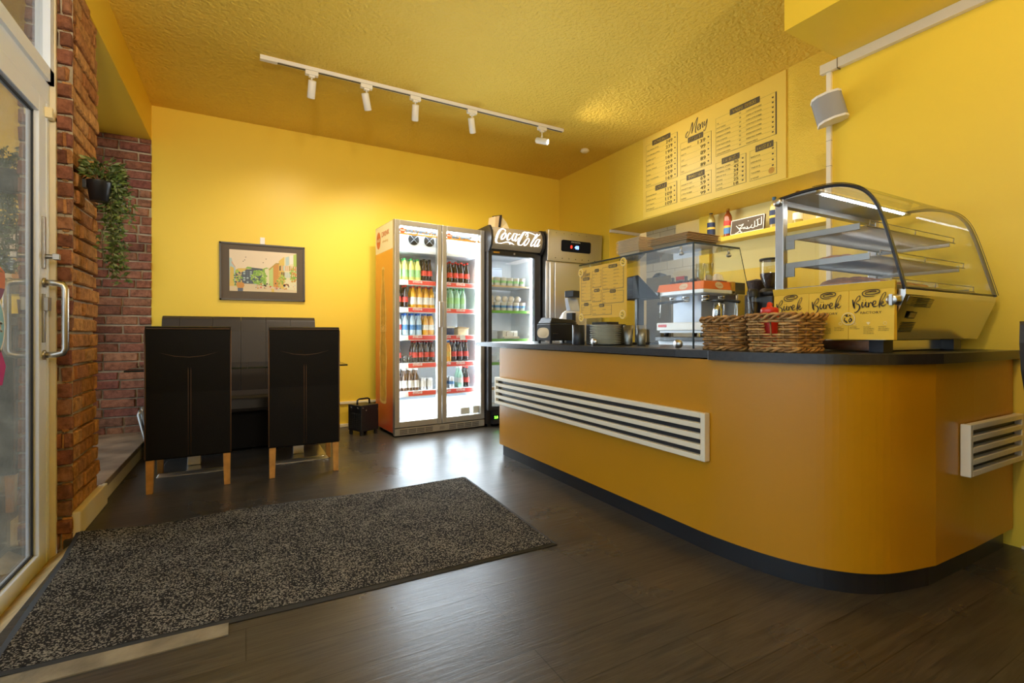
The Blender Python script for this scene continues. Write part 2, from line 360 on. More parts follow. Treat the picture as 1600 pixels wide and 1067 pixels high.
COKE = [
 [(470,470,8),(488,430,24),(462,395,26),(415,395,38),(355,440,52),(295,530,62),(262,640,62),(275,712,50),(325,738,30),(400,730,20),(480,710,24),(540,708,34)],
 [(470,716,14),(540,712,30),(585,730,42),(630,742,26),(700,785,5)],
 [(575,735,46),(580,772,14)],
 [(455,500,26),(405,540,40),(370,610,44),(385,648,34),(430,625,30),(470,560,34),(482,500,22),(440,485,8)],
 [(600,520,14),(575,500,26),(530,545,40),(500,620,44),(520,662,34),(570,640,16),(610,590,8)],
 [(720,520,18),(680,505,26),(640,560,38),(612,630,42),(640,672,30),(690,620,18),(735,520,20)],
 [(745,505,24),(700,600,44),(680,670,36),(710,680,22),(770,600,8)],
 [(745,540,10),(780,530,26),(815,520,10)],
 [(940,590,10),(985,575,18),(1005,520,20),(985,470,20),(930,465,34),(865,530,54),(800,630,64),(765,720,62),(790,778,42),(850,770,24),(900,700,10)],
 [(925,560,10),(945,520,14),(975,500,12),(985,540,10),(950,590,14)],
 [(960,462,16),(1040,470,24),(1120,500,28),(1190,540,26),(1250,545,22),(1310,500,5)],
 [(975,620,24),(930,670,40),(900,740,42),(920,790,32),(970,750,30),(1010,670,34),(1000,620,20),(960,620,10)],
 [(1235,500,16),(1200,530,30),(1140,620,46),(1080,720,48),(1060,785,36),(1090,800,22),(1140,740,8)],
 [(1235,500,16),(1215,570,20),(1150,640,12)],
 [(1250,645,18),(1210,650,26),(1170,700,38),(1145,780,40),(1165,815,28),(1215,750,16),(1265,650,20)],
 [(1275,640,22),(1235,730,44),(1215,800,34),(1245,805,18),(1285,760,6)]]
def coke(mb, F, x, y, w, m=0, l=0, k=4):
    s = w/1080.
    for S in COKE: stroke(mb, F, [(a, -(b-.1*(a-230)), c) for a, b, c in S], m, lambda X, Y: (x+(X-230)*s, y+(Y+800)*s), l, k)
BUR = [
 [(1042,300,14),(1048,350,22),(1062,405,22),(1068,425,8)],
 [(1050,400,14),(1075,320,10),(1110,262,8),(1135,258,12),(1130,300,10),(1085,350,8),(1120,372,16),(1132,410,18),(1110,455,14),(1075,478,12),(1062,468,5)],
 [(1168,338,14),(1158,385,16),(1172,410,14),(1196,380,8),(1212,340,14),(1206,385,16),(1220,410,10),(1238,395,5)],
 [(1172,312,14),(1176,318,14)],[(1202,312,14),(1206,318,14)],
 [(1236,345,8),(1246,380,16),(1242,412,12),(1250,370,8),(1272,348,12),(1280,368,12)],
 [(1290,385,8),(1325,368,10),(1332,338,10),(1308,335,12),(1292,370,18),(1305,405,16),(1345,400,6),(1372,370,5)],
 [(1372,380,6),(1420,310,7),(1450,250,8),(1445,226,8),(1415,250,8),(1385,320,12),(1375,385,18),(1378,425,8)],
 [(1385,385,6),(1415,345,10),(1422,362,10),(1395,382,10),(1418,405,14),(1455,375,4)]]
SPIR = [[(1335,212,9),(1270,208,9),(1215,212,11),(1205,232,11),(1240,242,11),(1320,238,12),(1372,222,12),(1372,192,12),(1320,182,12),(1230,186,12),(1172,208,12),(1168,240,12),(1200,262,12),(1270,268,10),(1320,262,5)],[(1225,210,9),(1290,196,9),(1330,200,9),(1338,212,9)]]
MENY = [
 [(20,60,10),(5,72,12),(2,88,10),(12,92,8),(30,70,8),(46,30,10),(52,20,10),(50,50,10),(46,82,10)],
 [(46,82,6),(62,45,7),(82,12,9),(90,6,6),(78,48,12),(72,80,12),(80,86,6)],
 [(86,72,5),(100,62,6),(104,50,7),(96,46,8),(88,62,10),(92,78,9),(106,74,5)],
 [(108,50,8),(108,78,10),(112,58,6),(122,44,8),(124,58,10),(122,74,9),(130,72,5)],
 [(136,44,9),(134,62,10),(142,68,8),(154,40,7)],[(156,38,9),(152,66,8),(142,94,7),(132,98,6),(134,88,4)]]
def meny(mb, F, x, y, w, m=0, l=0):
    s = w/160.
    for S in MENY: stroke(mb, F, [(a, -b, c*.62) for a, b, c in S], m, lambda X, Y: (x+X*s, y+(Y+95)*s), l, 5)
# ============================================================ camera
cam = bpy.data.cameras.new('camera'); co = bpy.data.objects.new('camera', cam); COL.objects.link(co); scene.camera = co
co.location = (0, 0, .96); co.rotation_euler = (PI/2, 0, -math.radians(28.77))
cam.sensor_width = 36; cam.lens = 36*757/1600; cam.shift_y = -12.5/1600; cam.clip_start = .02

# ============================================================ the shell
CZ = 2.944; BY = 5.20; XL = -.72; XR = 3.04; XM = 3.55; XN = 4.005
m = MB(); m.box(-.69, 6.2, -2.3, 5.3, -.05, 0); m.box(-.74, -.69, 2.96, 5.3, -.05, 0)
struct(m, 'floor', 'floor')
struct(box(-1.3, 6.2, -2.3, 5.4, CZ, CZ+.08), 'ceiling', 'ceil')
struct(box(XL, XM, BY, BY+.12, -.05, CZ), 'wall_back', 'wall')
# bulkhead over the window bay and the door
struct(box(-1.32, XL, 2.98, BY+.12, 2.64, CZ), 'wall_left', 'wall')
struct(box(-1.32, -.80, -2.3, 2.98, 2.80, CZ), 'trim_2', 'wall')
# right: wall by the display case, header over the hatch, back of the niche
struct(box(XR, XR+.12, -2.3, 1.60, 0, CZ), 'wall_right', 'wall')
struct(box(XR+.12, XM+.02, 1.48, 1.60, 0, CZ), 'wall_end', 'wall')
struct(box(XM, XN, 4.21, BY+.12, 0, CZ), 'wall_corner', 'wall')
struct(box(XM, XN, 1.60, 4.21, 2.115, CZ), 'wall_header', 'wallrough')
m = MB(); m.box(XN, XN+.1, 1.3, 3.30, 1.55, 2.6, 0); m.box(XN, XN+.1, 1.3, 3.30, 0, 1.55, 1); m.box(XM, XN, 1.48, 1.60, 0, 2.115, 0)
struct(m, 'wall_niche', ['pale', 'wall'])
struct(box(XN-.04, XN+.12, 3.22, 3.34, 0, 2.115), 'trim_3', 'wall')
struct(box(XM, 3.98, 4.185, 4.21, 2.085, 2.115), 'trim_4', 'white')
struct(box(XR-.54, XR, -2.3, 1.555, 2.56, CZ), 'trim_5', 'wall')
struct(box(-1.32, XR+.12, -2.42, -2.3, -.05, CZ), 'wall_front', 'wall')
# kitchen behind
struct(box(5.7, 5.8, 1.3, 6.2, 0, 2.7), 'wall_kitchen', 'tile')
struct(box(XN, 5.8, 6.1, 6.2, 0, 2.7), 'wall_kitchen_back', 'tile')
struct(box(XN+.1, 5.8, 1.2, 1.3, 0, 2.7), 'wall_kitchen_front', 'cream')
struct(box(XN, 5.8, 1.2, 6.2, 2.7, 2.78), 'ceiling_kitchen', 'white')
struct(box(XN, XN+.1, 4.21, 6.2, 0, 2.7), 'wall_kitchen_side', 'cream')
struct(box(XN, 6.2, 5.3, 6.3, -.05, 0), 'floor_kitchen', 'floor')

# brick pier and brick wall of the bay: every brick jittered, one mesh each
def bricks(F, w, h, z0, name, mt, seed, bl=.235, ch=.078, depth=.05, jit=.008, mortar=.5, skew=0):
    rnd = random.Random(seed); b = MB(); mo = MB(); z = z0; r = 0
    rect(mo, F, 0, w, z0, h, 0, -.022)
    while z < h:
        x = -bl*(.5 if r % 2 else 0)-rnd.random()*.05
        hh = ch-.014+rnd.uniform(-.004, .004)
        while x < w:
            L = (bl if rnd.random() < .72 else bl*.5)+rnd.uniform(-.015, .015)
            a, c = max(0, x), min(w, x+L-.013)
            if c-a > .012:
                l = rnd.uniform(-jit, jit); t = min(z+hh, h)
                e = [rnd.uniform(-.003, .003) for _ in range(8)]
                o = [(a+e[0], z+e[1]), (c+e[2], z+e[3]), (c+e[4], t+e[5]), (a+e[6], t+e[7])]
                q = .0055; i_ = [(o[0][0]+q, o[0][1]+q), (o[1][0]-q, o[1][1]+q), (o[2][0]-q, o[2][1]-q), (o[3][0]+q, o[3][1]-q)]
                mid = ((a+c)/2, (z+t)/2)
                V = [F.p(*p, -.03) for p in o]+[F.p(*p, l-.006) for p in o]+[F.p(*p, l+rnd.uniform(-.003, .003)) for p in i_]
                b.add(V, [(0,1,5,4),(1,2,6,5),(2,3,7,6),(3,0,4,7),(4,5,9,8),(5,6,10,9),(6,7,11,10),(7,4,8,11),(8,9,10,11)])
            x += L
        z += ch+rnd.uniform(-.002, .002); r += 1
    o = len(b.v); b.v += mo.v; b.f += [[i+o for i in f] for f in mo.f]; b.m += [1]*len(mo.f); b.s += [False]*len(mo.f)
    struct(b, name, [mt, 'mortar'])
bricks(Face((-1.25, BY-.012, 0), (1, 0, 0), (0, 0, 1), 0), .53, 2.64, .10, 'wall_bay', 'brick', 3)
bricks(Face((XL, 2.985, 0), (0, 1, 0), (0, 0, 1), 0), .48, 2.66, -.12, 'wall_pier', 'brick2', 5)
bricks(Face((-.86, 2.975, 0), (1, 0, 0), (0, 0, 1), 0), .145, 2.66, -.12, 'wall_pier_reveal', 'brick', 9, bl=.26)
struct(box(-1.2, XL-.03, 3.0, 3.46, -.12, 2.64), 'wall_pier_core', 'mortar')
struct(box(-1.25, -.78, BY+.03, BY+.12, 0, 2.64), 'wall_bay_core', 'mortar')
# ledge under the bay, its riser, the painted skirting of the pier
m = MB(); m.box(-1.2, -.70, 3.465, BY-.03, .08, .118, 0); m.box(-1.2, -.705, 3.465, BY-.03, 0, .08, 1)
struct(m, 'trim_6', ['ledge', 'cream'], bevel=.004)
struct(box(-.72, -.685, 2.99, 3.50, 0, .118), 'baseboard_left', 'cream', bevel=.006)
m = MB(); m.box(XL, XM, BY-.02, BY, 0, .035); m.box(XL, XM, BY-.018, BY, .235, .262)
struct(m, 'baseboard_back', 'cream', bevel=.004)
struct(box(XR-.008, XR, -2.3, .80, 0, .012), 'baseboard_right', 'cream')
# bay window and the shop-front glazing this side of the door
def window(name, x, y0, y1, z0, z1, post=None):
    m = MB(); m.box(x-.03, x+.03, y0, y1, z0, z0+.06); m.box(x-.03, x+.03, y0, y1, z1-.06, z1)
    for y in [y0, y1-.05]+(post or []): m.box(x-.03, x+.03, y, y+.05, z0, z1)
    m.box(x-.004, x+.004, y0, y1, z0, z1, 1)
    return struct(m, name, ['alup', 'doorglass'])
window('window_1', -1.17, 3.47, BY-.03, .12, 2.64)
window('window_2', -.80, -2.28, 1.98, -.05, 2.80, [0.0])
window('window_3', -.80, 2.02, 2.955, 2.09, 2.80)
struct(box(-.84, -.765, 2.955, 2.975, -.1, 2.80), 'trim_7', 'whitep')
struct(box(-.84, -.785, 1.98, 2.955, 2.0, 2.092), 'trim_10', 'alup', bevel=.003)
m = MB(); m.hexa([(-.83, -2.3, -.14), (-.69, -2.3, -.14), (-.69, 2.965, -.14), (-.83, 2.965, -.14)], [(-.83, -2.3, -.10), (-.69, -2.3, -.004), (-.69, 2.965, -.004), (-.83, 2.965, -.10)])
struct(m, 'trim_8', 'thr')
struct(box(-.69, -.05, 1.785, 1.865, 0, .004), 'trim_9', 'tuftw')
# outside
struct(box(-14, -.83, -12, 16, -.2, -.13), 'floor_pavement', 'pave')
# ============================================================ door
def quadglass(m, x, y0, y1, z0, z1, k): m.box(x-.003, x+.003, y0, y1, z0, z1, k)
d = MB(); X0, X1 = -.83, -.785
d.box(X0, X1, 2.825, 2.95, -.095, 2.0); d.box(X0, X1, 2.04, 2.14, -.095, 2.0); d.box(X0, X1, 2.14, 2.825, 1.925, 2.0); d.box(X0, X1, 2.14, 2.825, -.095, .0)
d.box(X1-.002, X1+.003, 2.905, 2.915, -.09, 1.99, 0)
do = struct(d, 'door_1', ['alup'], bevel=.003)
g = MB(); quadglass(g, -.81, 2.14, 2.825, 0, 1.925, 0); g.build('door_glass', 'doorglass', do)
g = MB()
for a in ((2.141, 2.149, 0, 1.925), (2.816, 2.824, 0, 1.925)): g.box(-.8165, -.8035, *a)
g.box(-.8165, -.8035, 2.14, 2.825, .0, .008); g.box(-.8165, -.8035, 2.14, 2.825, 1.917, 1.925)
g.build('glazing_gasket', 'rubber', do)
h = MB(); pts = [(-.785, 2.875, 1.185), (-.745, 2.875, 1.185), (-.72, 2.875, 1.178), (-.712, 2.875, 1.16), (-.712, 2.875, .89), (-.72, 2.875, .872), (-.745, 2.875, .865), (-.785, 2.875, .865)]
h.tube(pts, .0135, 12); h.lathe([(.022, -.788), (.022, -.778), (.014, -.777)], 2.875, 1.185, 16, axis='x'); h.lathe([(.022, -.788), (.022, -.778), (.014, -.777)], 2.875, .865, 16, axis='x')
h.build('door_handle', 'steel', do)
h = MB(); h.box(-.786, -.775, 2.853, 2.873, 1.245, 1.475); h.tube([(-.78, 2.865, 1.30), (-.742, 2.865, 1.30)], .011, 10); h.box(-.75, -.728, 2.850, 2.878, 1.287, 1.313)
h.build('door_lock', 'steel2', do, label='upper brass-grey thumb turn lock', bevel=.002)
h = MB(); h.box(-.786, -.777, 2.855, 2.875, .92, 1.135); h.box(-.78, -.762, 2.850, 2.89, 1.06, 1.12)
h.build('door_lock', 'steel2', do, label='lower steel lock plate with latch case', bevel=.002)
h = MB(); h.box(-.79, -.765, 2.90, 3.0, 1.93, 1.955); h.box(-.79, -.76, 2.89, 2.91, 1.925, 1.97); h.build('door_catch', 'cream', do, bevel=.002)
# stickers on the glass
F = Face((-.8068, 0, 0), (0, 1, 0), (0, 0, 1), .0006)
s = MB(); disc(s, F, 2.42, .985, .135, 1); disc(s, F, 2.42, .985, .124, 0, .0004); text(s, F, 't', 2.50, .965, .08, 1, l=.0008, bold=.004)
tag(s.build('window_sticker', ['skyb', 'paper']), 'round light blue sticker with white rim and letter on the door glass', 'sticker')
s = MB(); poly(s, F, [(2.34, .765), (2.53, .765), (2.56, .835), (2.515, .90), (2.34, .90)], 0); text(s, F, 'a', 2.485, .845, .05, 1, l=.0008, bold=.003)
tag(s.build('window_sticker', ['pink', 'paper']), 'pink angular sticker with white letter low on the door glass', 'sticker')
s = MB(); poly(s, F, [(2.30, 1.215), (2.50, 1.215), (2.548, 1.195), (2.555, 1.165), (2.55, 1.13), (2.30, 1.13)], 0); poly(s, F, [(2.30, 1.13), (2.55, 1.13), (2.53, 1.10), (2.50, 1.075), (2.30, 1.05)], 1)
poly(s, F, [(2.30, 1.203), (2.50, 1.203), (2.54, 1.190), (2.30, 1.190)], 2, .0005)
tag(s.build('window_sticker', ['purple', 'plum', 'pastry']), 'orange and plum cup shaped sticker above the round one on the door glass', 'sticker')

# ============================================================ doormat
rnd = random.Random(2); r_ = MB(); nx, ny = 44, 26
A, B, Cc, D = Vector((1.262, 2.965, 0)), Vector((1.222, 1.84, 0)), Vector((-.63, 1.885, 0)), Vector((-.672, 2.92, 0))
vs = []; fs = []
for j in range(ny+1):
    for i in range(nx+1):
        u = i/nx; v = j/ny; p = (Cc*(1-u)+B*u)*(1-v)+(D*(1-u)+A*u)*v
        p.y += .07*v*math.exp(-((u-.35)/.25)**2)
        z = .010+.012*math.exp(-((v-.86)/.05)**2)*(1-u)*.9+.004*math.sin(5*u+2*v)*v
        z += .03*max(0, v-.86)/.14*max(0, .14-u)/.14
        vs.append((p.x, p.y, z+rnd.uniform(-.0008, .0008)))
for j in range(ny):
    for i in range(nx): a = j*(nx+1)+i; fs.append((a, a+1, a+nx+2, a+nx+1))
r_.add(vs, fs, 0, True)
edge = [vs[i] for i in range(nx+1)]+[vs[j*(nx+1)+nx] for j in range(1, ny+1)]+[vs[ny*(nx+1)+i] for i in range(nx-1, -1, -1)]+[vs[j*(nx+1)] for j in range(ny-1, 0, -1)]
rt = thing('doormat', 'large speckled grey and black mat on the floor inside the door', 'doormat')
r_.build('pile', 'rug', rt)
e = MB(); k = len(edge); V = []
cx, cy = .3, 2.4
for x, y, z in edge:
    dx, dy = x-cx, y-cy; n = math.hypot(dx, dy); V += [(x, y, z-.001), (x+dx/n*.022, y+dy/n*.022, max(.002, z-.008)), (x, y, z-.009)]
e.add(V, [f for i in range(k) for f in ((3*i, 3*i+1, 3*((i+1) % k)+1, 3*((i+1) % k)), (3*i+1, 3*i+2, 3*((i+1) % k)+2, 3*((i+1) % k)+1))])
e.build('rubber_border', 'rubber', rt)

# ============================================================ chairs, tables, bench
def parson_chair(name, label, loc, rz=0, w=.44, h=1.0, mat_='leather', group=None):
    t = thing(name, label, 'chair', loc, rz, group); hw = w/2
    b = MB(); P = [(0, .20), (.004, .60), (-.012, h-.02), (0, h), (.03, h+.004), (.06, h-.008), (.075, .60), (.08, .45), (.055, .20)]
    b.prism(P, 0, -hw, hw, 0); b.build('backrest', mat_, t, bevel=.009)
    s = MB(); s.prism([(.05, .37), (.05, .47), (.44, .465), (.465, .44), (.46, .37)], 0, -hw+.004, hw-.004); s.build('seat', mat_, t, bevel=.014, seg=3)
    q = MB(); yb = -.0022
    q.tube([(-hw+.03, yb, h-.105)]+[(x*hw*.85, yb-.002, h-.14-.045*(1-x*x)) for x in (-.8, -.4, 0, .4, .8)]+[(hw-.03, yb, h-.105)], .0022, 5)
    for sx in (-.006, .008): q.rod((sx, yb+.001, h-.19), (sx, yb+.003, .215), .0016, 5)
    for sx in (-hw, hw): q.tube([(sx, .0, .21), (sx, .001, .6), (sx, -.008, h-.02)], .0045, 6)
    q.tube([(-hw+.006, -.004, h-.012), (hw-.006, -.004, h-.012)], .0045, 6)
    q.build('piping', 'seam' if mat_ == 'leather' else mat_, t)
    for sx in (-1, 1):
        l = MB(); l.hexa([(sx*(hw-.02)-.017, .006, 0), (sx*(hw-.02)+.017, .006, 0), (sx*(hw-.02)+.017, .042, 0), (sx*(hw-.02)-.017, .042, 0)], [(sx*(hw-.022)-.021, .008, .22), (sx*(hw-.022)+.021, .008, .22), (sx*(hw-.022)+.021, .05, .22), (sx*(hw-.022)-.021, .05, .22)]); l.build('leg', 'oak', t, bevel=.003)
        l = MB(); l.hexa([(sx*(hw-.025)-.016, .415, 0), (sx*(hw-.025)+.016, .415, 0), (sx*(hw-.025)+.016, .447, 0), (sx*(hw-.025)-.016, .447, 0)], [(sx*(hw-.027)-.021, .41, .372), (sx*(hw-.027)+.021, .41, .372), (sx*(hw-.027)+.021, .452, .372), (sx*(hw-.027)-.021, .452, .372)]); l.build('leg', 'oak', t, bevel=.003)
    return t
parson_chair('dining_chair', 'black leather high-back chair nearest the brick wall, oak legs', (-.305, 3.565, 0), .01)
parson_chair('dining_chair', 'black leather high-back chair on the side nearer the fridges, oak legs', (.352, 3.565, 0), -.03)
t = thing('dining_chair', 'dark studded leather chair cut by the right edge beside the counter end', 'chair', (2.60, .50, 0), .04)
m = MB(); m.prism([(-.40, 1.0), (-.405, .93), (-.39, .84), (-.34, .74), (-.29, .66), (-.26, .48), (.26, .48), (.29, .66), (.36, .80), (.40, .93), (.395, 1.0)], 1, .03, .10); m.build('backrest', 'leather2', t, bevel=.012)
m = MB(); L_ = [(-.395, 1.0), (-.402, .93), (-.387, .84), (-.337, .74), (-.287, .66)]
for i in range(16): k = i/15*3.999; j = int(k); a_ = L_[j]; b_ = L_[j+1]; q = k-j; m.blob(a_[0]+(b_[0]-a_[0])*q+.02, .028, a_[1]+(b_[1]-a_[1])*q, .006, .004, .006, n=8, k=4)
for i in range(18): m.blob(-.37+i*.043, .028, .975, .006, .004, .006, n=8, k=4)
m.build('studs', 'steel', t)
m = MB(); m.box(-.27, .27, -.42, .05, .40, .48); m.build('seat', 'leather2', t, bevel=.02)
for x in (-.22, .22):
    for y in (-.38, .06): MB().box(x-.018, x+.018, y-.018, y+.018, 0, .40).build('leg', 'oak', t, bevel=.003)

def table(label, x0, x1, bx0, bx1):
    t = thing('dining_table', label, 'table', ((x0+x1)/2, 4.15, 0)); hw = (x1-x0)/2; c = (bx0+bx1)/2-(x0+x1)/2
    MB().box(-hw, hw, -.35, .35, .718, .728).build('tabletop', 'tglass', t, bevel=.002)
    e = MB(); e.box(-hw, hw, -.352, -.35, .7175, .7285); e.box(-hw-.001, -hw, -.35, .35, .7175, .7285); e.box(hw, hw+.001, -.35, .35, .7175, .7285); e.build('glass_edge', 'edge', t)
    MB().hexa([(c-.20, -.2, 0), (c+.20, -.2, 0), (c+.20, .22, 0), (c-.20, .22, 0)], [(c-.185, -.185, .022), (c+.185, -.185, .022), (c+.185, .205, .022), (c-.185, .205, .022)]).build('base', 'steel', t, bevel=.003)
    MB().box(c-.04, c+.04, -.03, .05, .022, .70).build('pedestal', 'steel', t, bevel=.004)
    MB().box(c-.16, c+.16, -.16, .18, .70, .718).build('top_plate', 'steel', t)
table('smoked glass table on steel foot behind the chair nearest the brick wall', -.665, .005, -.52, -.13)
table('smoked glass table on steel foot behind the chair nearer the fridges', .012, .672, .165, .555)

t = thing('bench', 'long black leather bench with channelled back against the yellow back wall', 'bench', (-.02, 4.45, 0))
b = MB(); segs = [-.60, -.475, -.235, -.02, .18, .385, .60]
for a, c in zip(segs[:-1], segs[1:]):
    b.prism([(.50, .40), (.485, .70), (.50, .98), (.535, 1.085), (.57, 1.108), (.62, 1.112), (.69, 1.10), (.72, 1.06), (.72, .40)], 0, a+.001, c-.001)
b.build('backrest', 'leather2', t, bevel=.012, seg=3)
s = MB(); s.prism([(0, .33), (-.012, .36), (0, .435), (.04, .455), (.52, .455), (.52, .33)], 0, -.60, .60); s.build('seat', 'leather2', t, bevel=.012, seg=3)
MB().box(-.58, .58, .10, .70, .02, .33).build('plinth', 'leather', t)

# folded stand with grey rods leaning in the corner beside the bench
q = MB(); q.T = Matrix.Translation((-.022, -.35, 0)); q.tube([(-.70, 5.05, .36), (-.705, 5.02, .33), (-.66, 4.99, .14), (-.62, 4.97, .02)], .012, 8); q.tube([(-.685, 5.07, .38), (-.69, 5.05, .35), (-.645, 4.99, .15), (-.61, 4.97, .02)], .012, 8); q.tube([(-.655, 5.06, .39), (-.66, 5.05, .37), (-.63, 5.0, .16), (-.60, 4.98, .02)], .012, 8); q.rod((-.665, 4.93, .015), (-.61, 4.99, .15), .008)
tag(q.build('folded_stand', 'steel2'), 'bundle of thin grey metal tubes leaning in the corner beside the bench', 'stand')

# ============================================================ heater
t = thing('fan_heater', 'small black box fan heater with top handle on the floor beside the drinks fridge', 'heater', (.94, 4.63, 0), .42)
MB().box(-.0, .20, .0, .20, .04, .285).build('casing', 'dark', t, bevel=.006)
t.rotation_euler = (0, 0, .44); g = MB()
for i in range(9): g.box(-.003, 0, .015, .185, .065+i*.017, .071+i*.017)
for i in range(5): g.box(-.0035, -.001, .03+i*.035, .034+i*.035, .06, .21)
g.build('grille', 'rubber', t); g = MB()
for y in (.05, .15): g.lathe([(.018, -.012), (.018, 0)], y, .25, 14, axis='x')
g.build('control_knob', 'dark', t)
MB().tube([(.03, .1, .283), (.032, .1, .325), (.05, .1, .335), (.15, .1, .335), (.168, .1, .325), (.17, .1, .283)], .009, 8).build('handle', 'dark', t)
feet(t, [(x-.012, x+.012, y-.012, y+.012, 0, .04) for x in (.02, .18) for y in (.02, .18)]); g = MB()
for x, z in ((.02, .262), (.055, .235), (.19, .235)): g.lathe([(.004, -.003), (.004, 0)], x, 0, 8, axis='y') if 0 else g.blob(x, -.001, z, .004, .003, .004)
g.build('screws', 'chrome', t)

# ============================================================ framed picture
F = Face((-.213, 5.186, 1.27), (1, 0, .006), (-.006, 0, 1), 0); W, Hh = .725, .535
t = thing('framed_picture', 'dark framed colourful street print hanging on the yellow back wall', 'picture', (0, 0, 0))
fr = MB(); fr.box(0, 0, 0, 0, 0, 0); fr = MB()
def fbar(m, x0, x1, y0, y1, d=.022): m.hexa([F.p(x0, y0, -.012), F.p(x1, y0, -.012), F.p(x1, y1, -.012), F.p(x0, y1, -.012)], [F.p(x0, y0, d-.012), F.p(x1, y0, d-.012), F.p(x1, y1, d-.012), F.p(x0, y1, d-.012)])
fbar(fr, 0, W, 0, .014); fbar(fr, 0, W, Hh-.014, Hh); fbar(fr, 0, .014, 0, Hh); fbar(fr, W-.014, W, 0, Hh); fr.build('frame', 'pframe', t)
p = MB(); rect(p, F, .012, W-.012, .012, Hh-.012); p.build('mount', 'passe', t)
cols = dict(sky=(.80, .66, .47), road=(.72, .58, .36), yl=(.72, .50, .10), or_=(.62, .28, .05), gr=(.22, .42, .05), gr2=(.40, .55, .10), nv=(.07, .09, .11), lb=(.45, .58, .56), cr=(.75, .68, .42), rd=(.62, .06, .03), dk=(.05, .035, .03), pk=(.66, .40, .25), gl=(.45, .30, .05), wt=(.8, .75, .65), bl=(.10, .13, .18), lg=(.5, .62, .2))
for k, c in cols.items(): M['pr_'+k] = mat('print_'+k, c, .6)
ks = list(cols); p = MB(); X0, Y0, WW, HH = .08, .085, .57, .385
def C(x, y): return (X0+x/940*WW, Y0+(1-y/590)*HH)   # 940 x 590 drawing units
def Pp(pts, k, l): poly(p, F, [C(*q) for q in pts], ks.index(k), l)
Pp([(0, 0), (940, 0), (940, 590), (0, 590)], 'sky', .001)
Pp([(0, 590), (0, 500), (250, 460), (600, 500), (940, 520), (940, 590)], 'road', .0014)
Pp([(60, 300), (120, 265), (230, 260), (300, 300), (300, 480), (60, 480)], 'yl', .0016); Pp([(215, 262), (240, 236), (300, 240), (320, 270)], 'gr', .0018)
Pp([(105, 330), (160, 310), (160, 470), (105, 480)], 'pk', .0019)
Pp([(160, 320), (215, 290), (215, 275), (300, 270), (300, 245), (450, 255), (460, 480), (170, 480)], 'nv', .002)
rr = random.Random(4)
for i in range(5):
    for j in range(6): Pp([(185+i*45, 300+j*30), (212+i*45, 300+j*30), (212+i*45, 318+j*30), (185+i*45, 318+j*30)], 'lb' if rr.random() < .3 else 'bl', .0023)
Pp([(0, 120), (30, 125), (40, 170), (80, 260), (80, 480), (0, 500)], 'lb', .002); Pp([(10, 240), (60, 260), (60, 520), (0, 520)], 'yl', .0023); Pp([(30, 160), (80, 240), (78, 260), (28, 190)], 'pk', .0025)
Pp([(450, 260), (500, 235), (540, 240), (540, 500), (450, 480)], 'gr', .0021); Pp([(480, 260), (560, 235), (560, 500), (500, 500)], 'cr', .0022)
Pp([(540, 260), (640, 165), (680, 170), (680, 520), (540, 500)], 'lg', .0024); Pp([(600, 200), (680, 165), (680, 520), (600, 510)], 'or_', .0026); Pp([(530, 262), (640, 160), (690, 160), (690, 175), (640, 178), (550, 270)], 'gl', .0028)
Pp([(680, 130), (760, 60), (780, 60), (780, 540), (680, 520)], 'yl', .0027); Pp([(760, 60), (940, 10), (940, 560), (760, 540)], 'cr', .003); Pp([(780, 70), (830, 50), (830, 180), (780, 200)], 'lb', .0032); Pp([(840, 40), (890, 30), (890, 160), (840, 170)], 'wt', .0032); Pp([(895, 20), (940, 10), (940, 200), (895, 200)], 'gr2', .0032)
for i in range(9): Pp([(690+i*28, 190+rr.randint(0, 20)), (708+i*28, 190), (708+i*28, 270), (690+i*28, 270)], rr.choice(['lb', 'or_', 'dk', 'gl', 'pk']), .0034)
for i in range(9): Pp([(690+i*28, 290), (706+i*28, 290), (706+i*28, 370), (690+i*28, 370)], rr.choice(['lb', 'or_', 'dk', 'gl', 'rd']), .0034)
def leafy(x, y, rx, ry, n, ksx, l):
    for i in range(n):
        a = rr.random()*2*PI; q = math.sqrt(rr.random()); cx, cy = x+rx*q*math.cos(a), y+ry*q*math.sin(a); r = rr.uniform(8, 20)
        Pp([(cx+r*math.cos(t_*PI/3), cy+r*math.sin(t_*PI/3)*.8) for t_ in range(6)], rr.choice(ksx), l+i*.000004)
leafy(400, 390, 110, 110, 120, ['gr', 'gr2', 'gr', 'lg'], .0036); leafy(110, 420, 55, 130, 70, ['gr', 'gr2', 'nv'], .0036); leafy(720, 420, 60, 90, 60, ['gr2', 'yl', 'gl', 'gr'], .0038); leafy(890, 330, 45, 110, 50, ['gr', 'gr2', 'or_'], .0038)
for i in range(46): x = rr.uniform(300, 920); y = rr.uniform(470, 560); s = rr.uniform(6, 16); Pp([(x, y), (x+s*1.6, y), (x+s*1.5, y-s*1.5), (x, y-s*1.3)], rr.choice(['rd', 'or_', 'wt', 'dk', 'bl', 'yl', 'pk', 'lb']), .0045)
Pp([(90, 500), (100, 470), (140, 462), (190, 470), (200, 510), (180, 545), (110, 545)], 'or_', .0048); Pp([(108, 545), (182, 545), (180, 590), (110, 590)], 'bl', .005)
Pp([(575, 540), (610, 540), (610, 590), (575, 590)], 'yl', .005)
for a, b_ in ((210, 100), (195, 140), (175, 160), (490, 110), (450, 165)): Pp([(a, b_), (a+16, b_-6), (a+18, b_+4), (a+4, b_+6)], 'dk', .002)
p.build('print', ['pr_'+k for k in ks], t)
g = MB(); rect(g, F, .012, W-.012, .012, Hh-.012, 0, .0085); g.build('glazing', 'pglass', t)
g = MB(); g.box(.118, .158, 5.19, BY, 1.81, 1.875); tag(g.build('wall_hook_plate', 'white', bevel=.002), 'small white plate on the back wall just above the picture', 'hook')

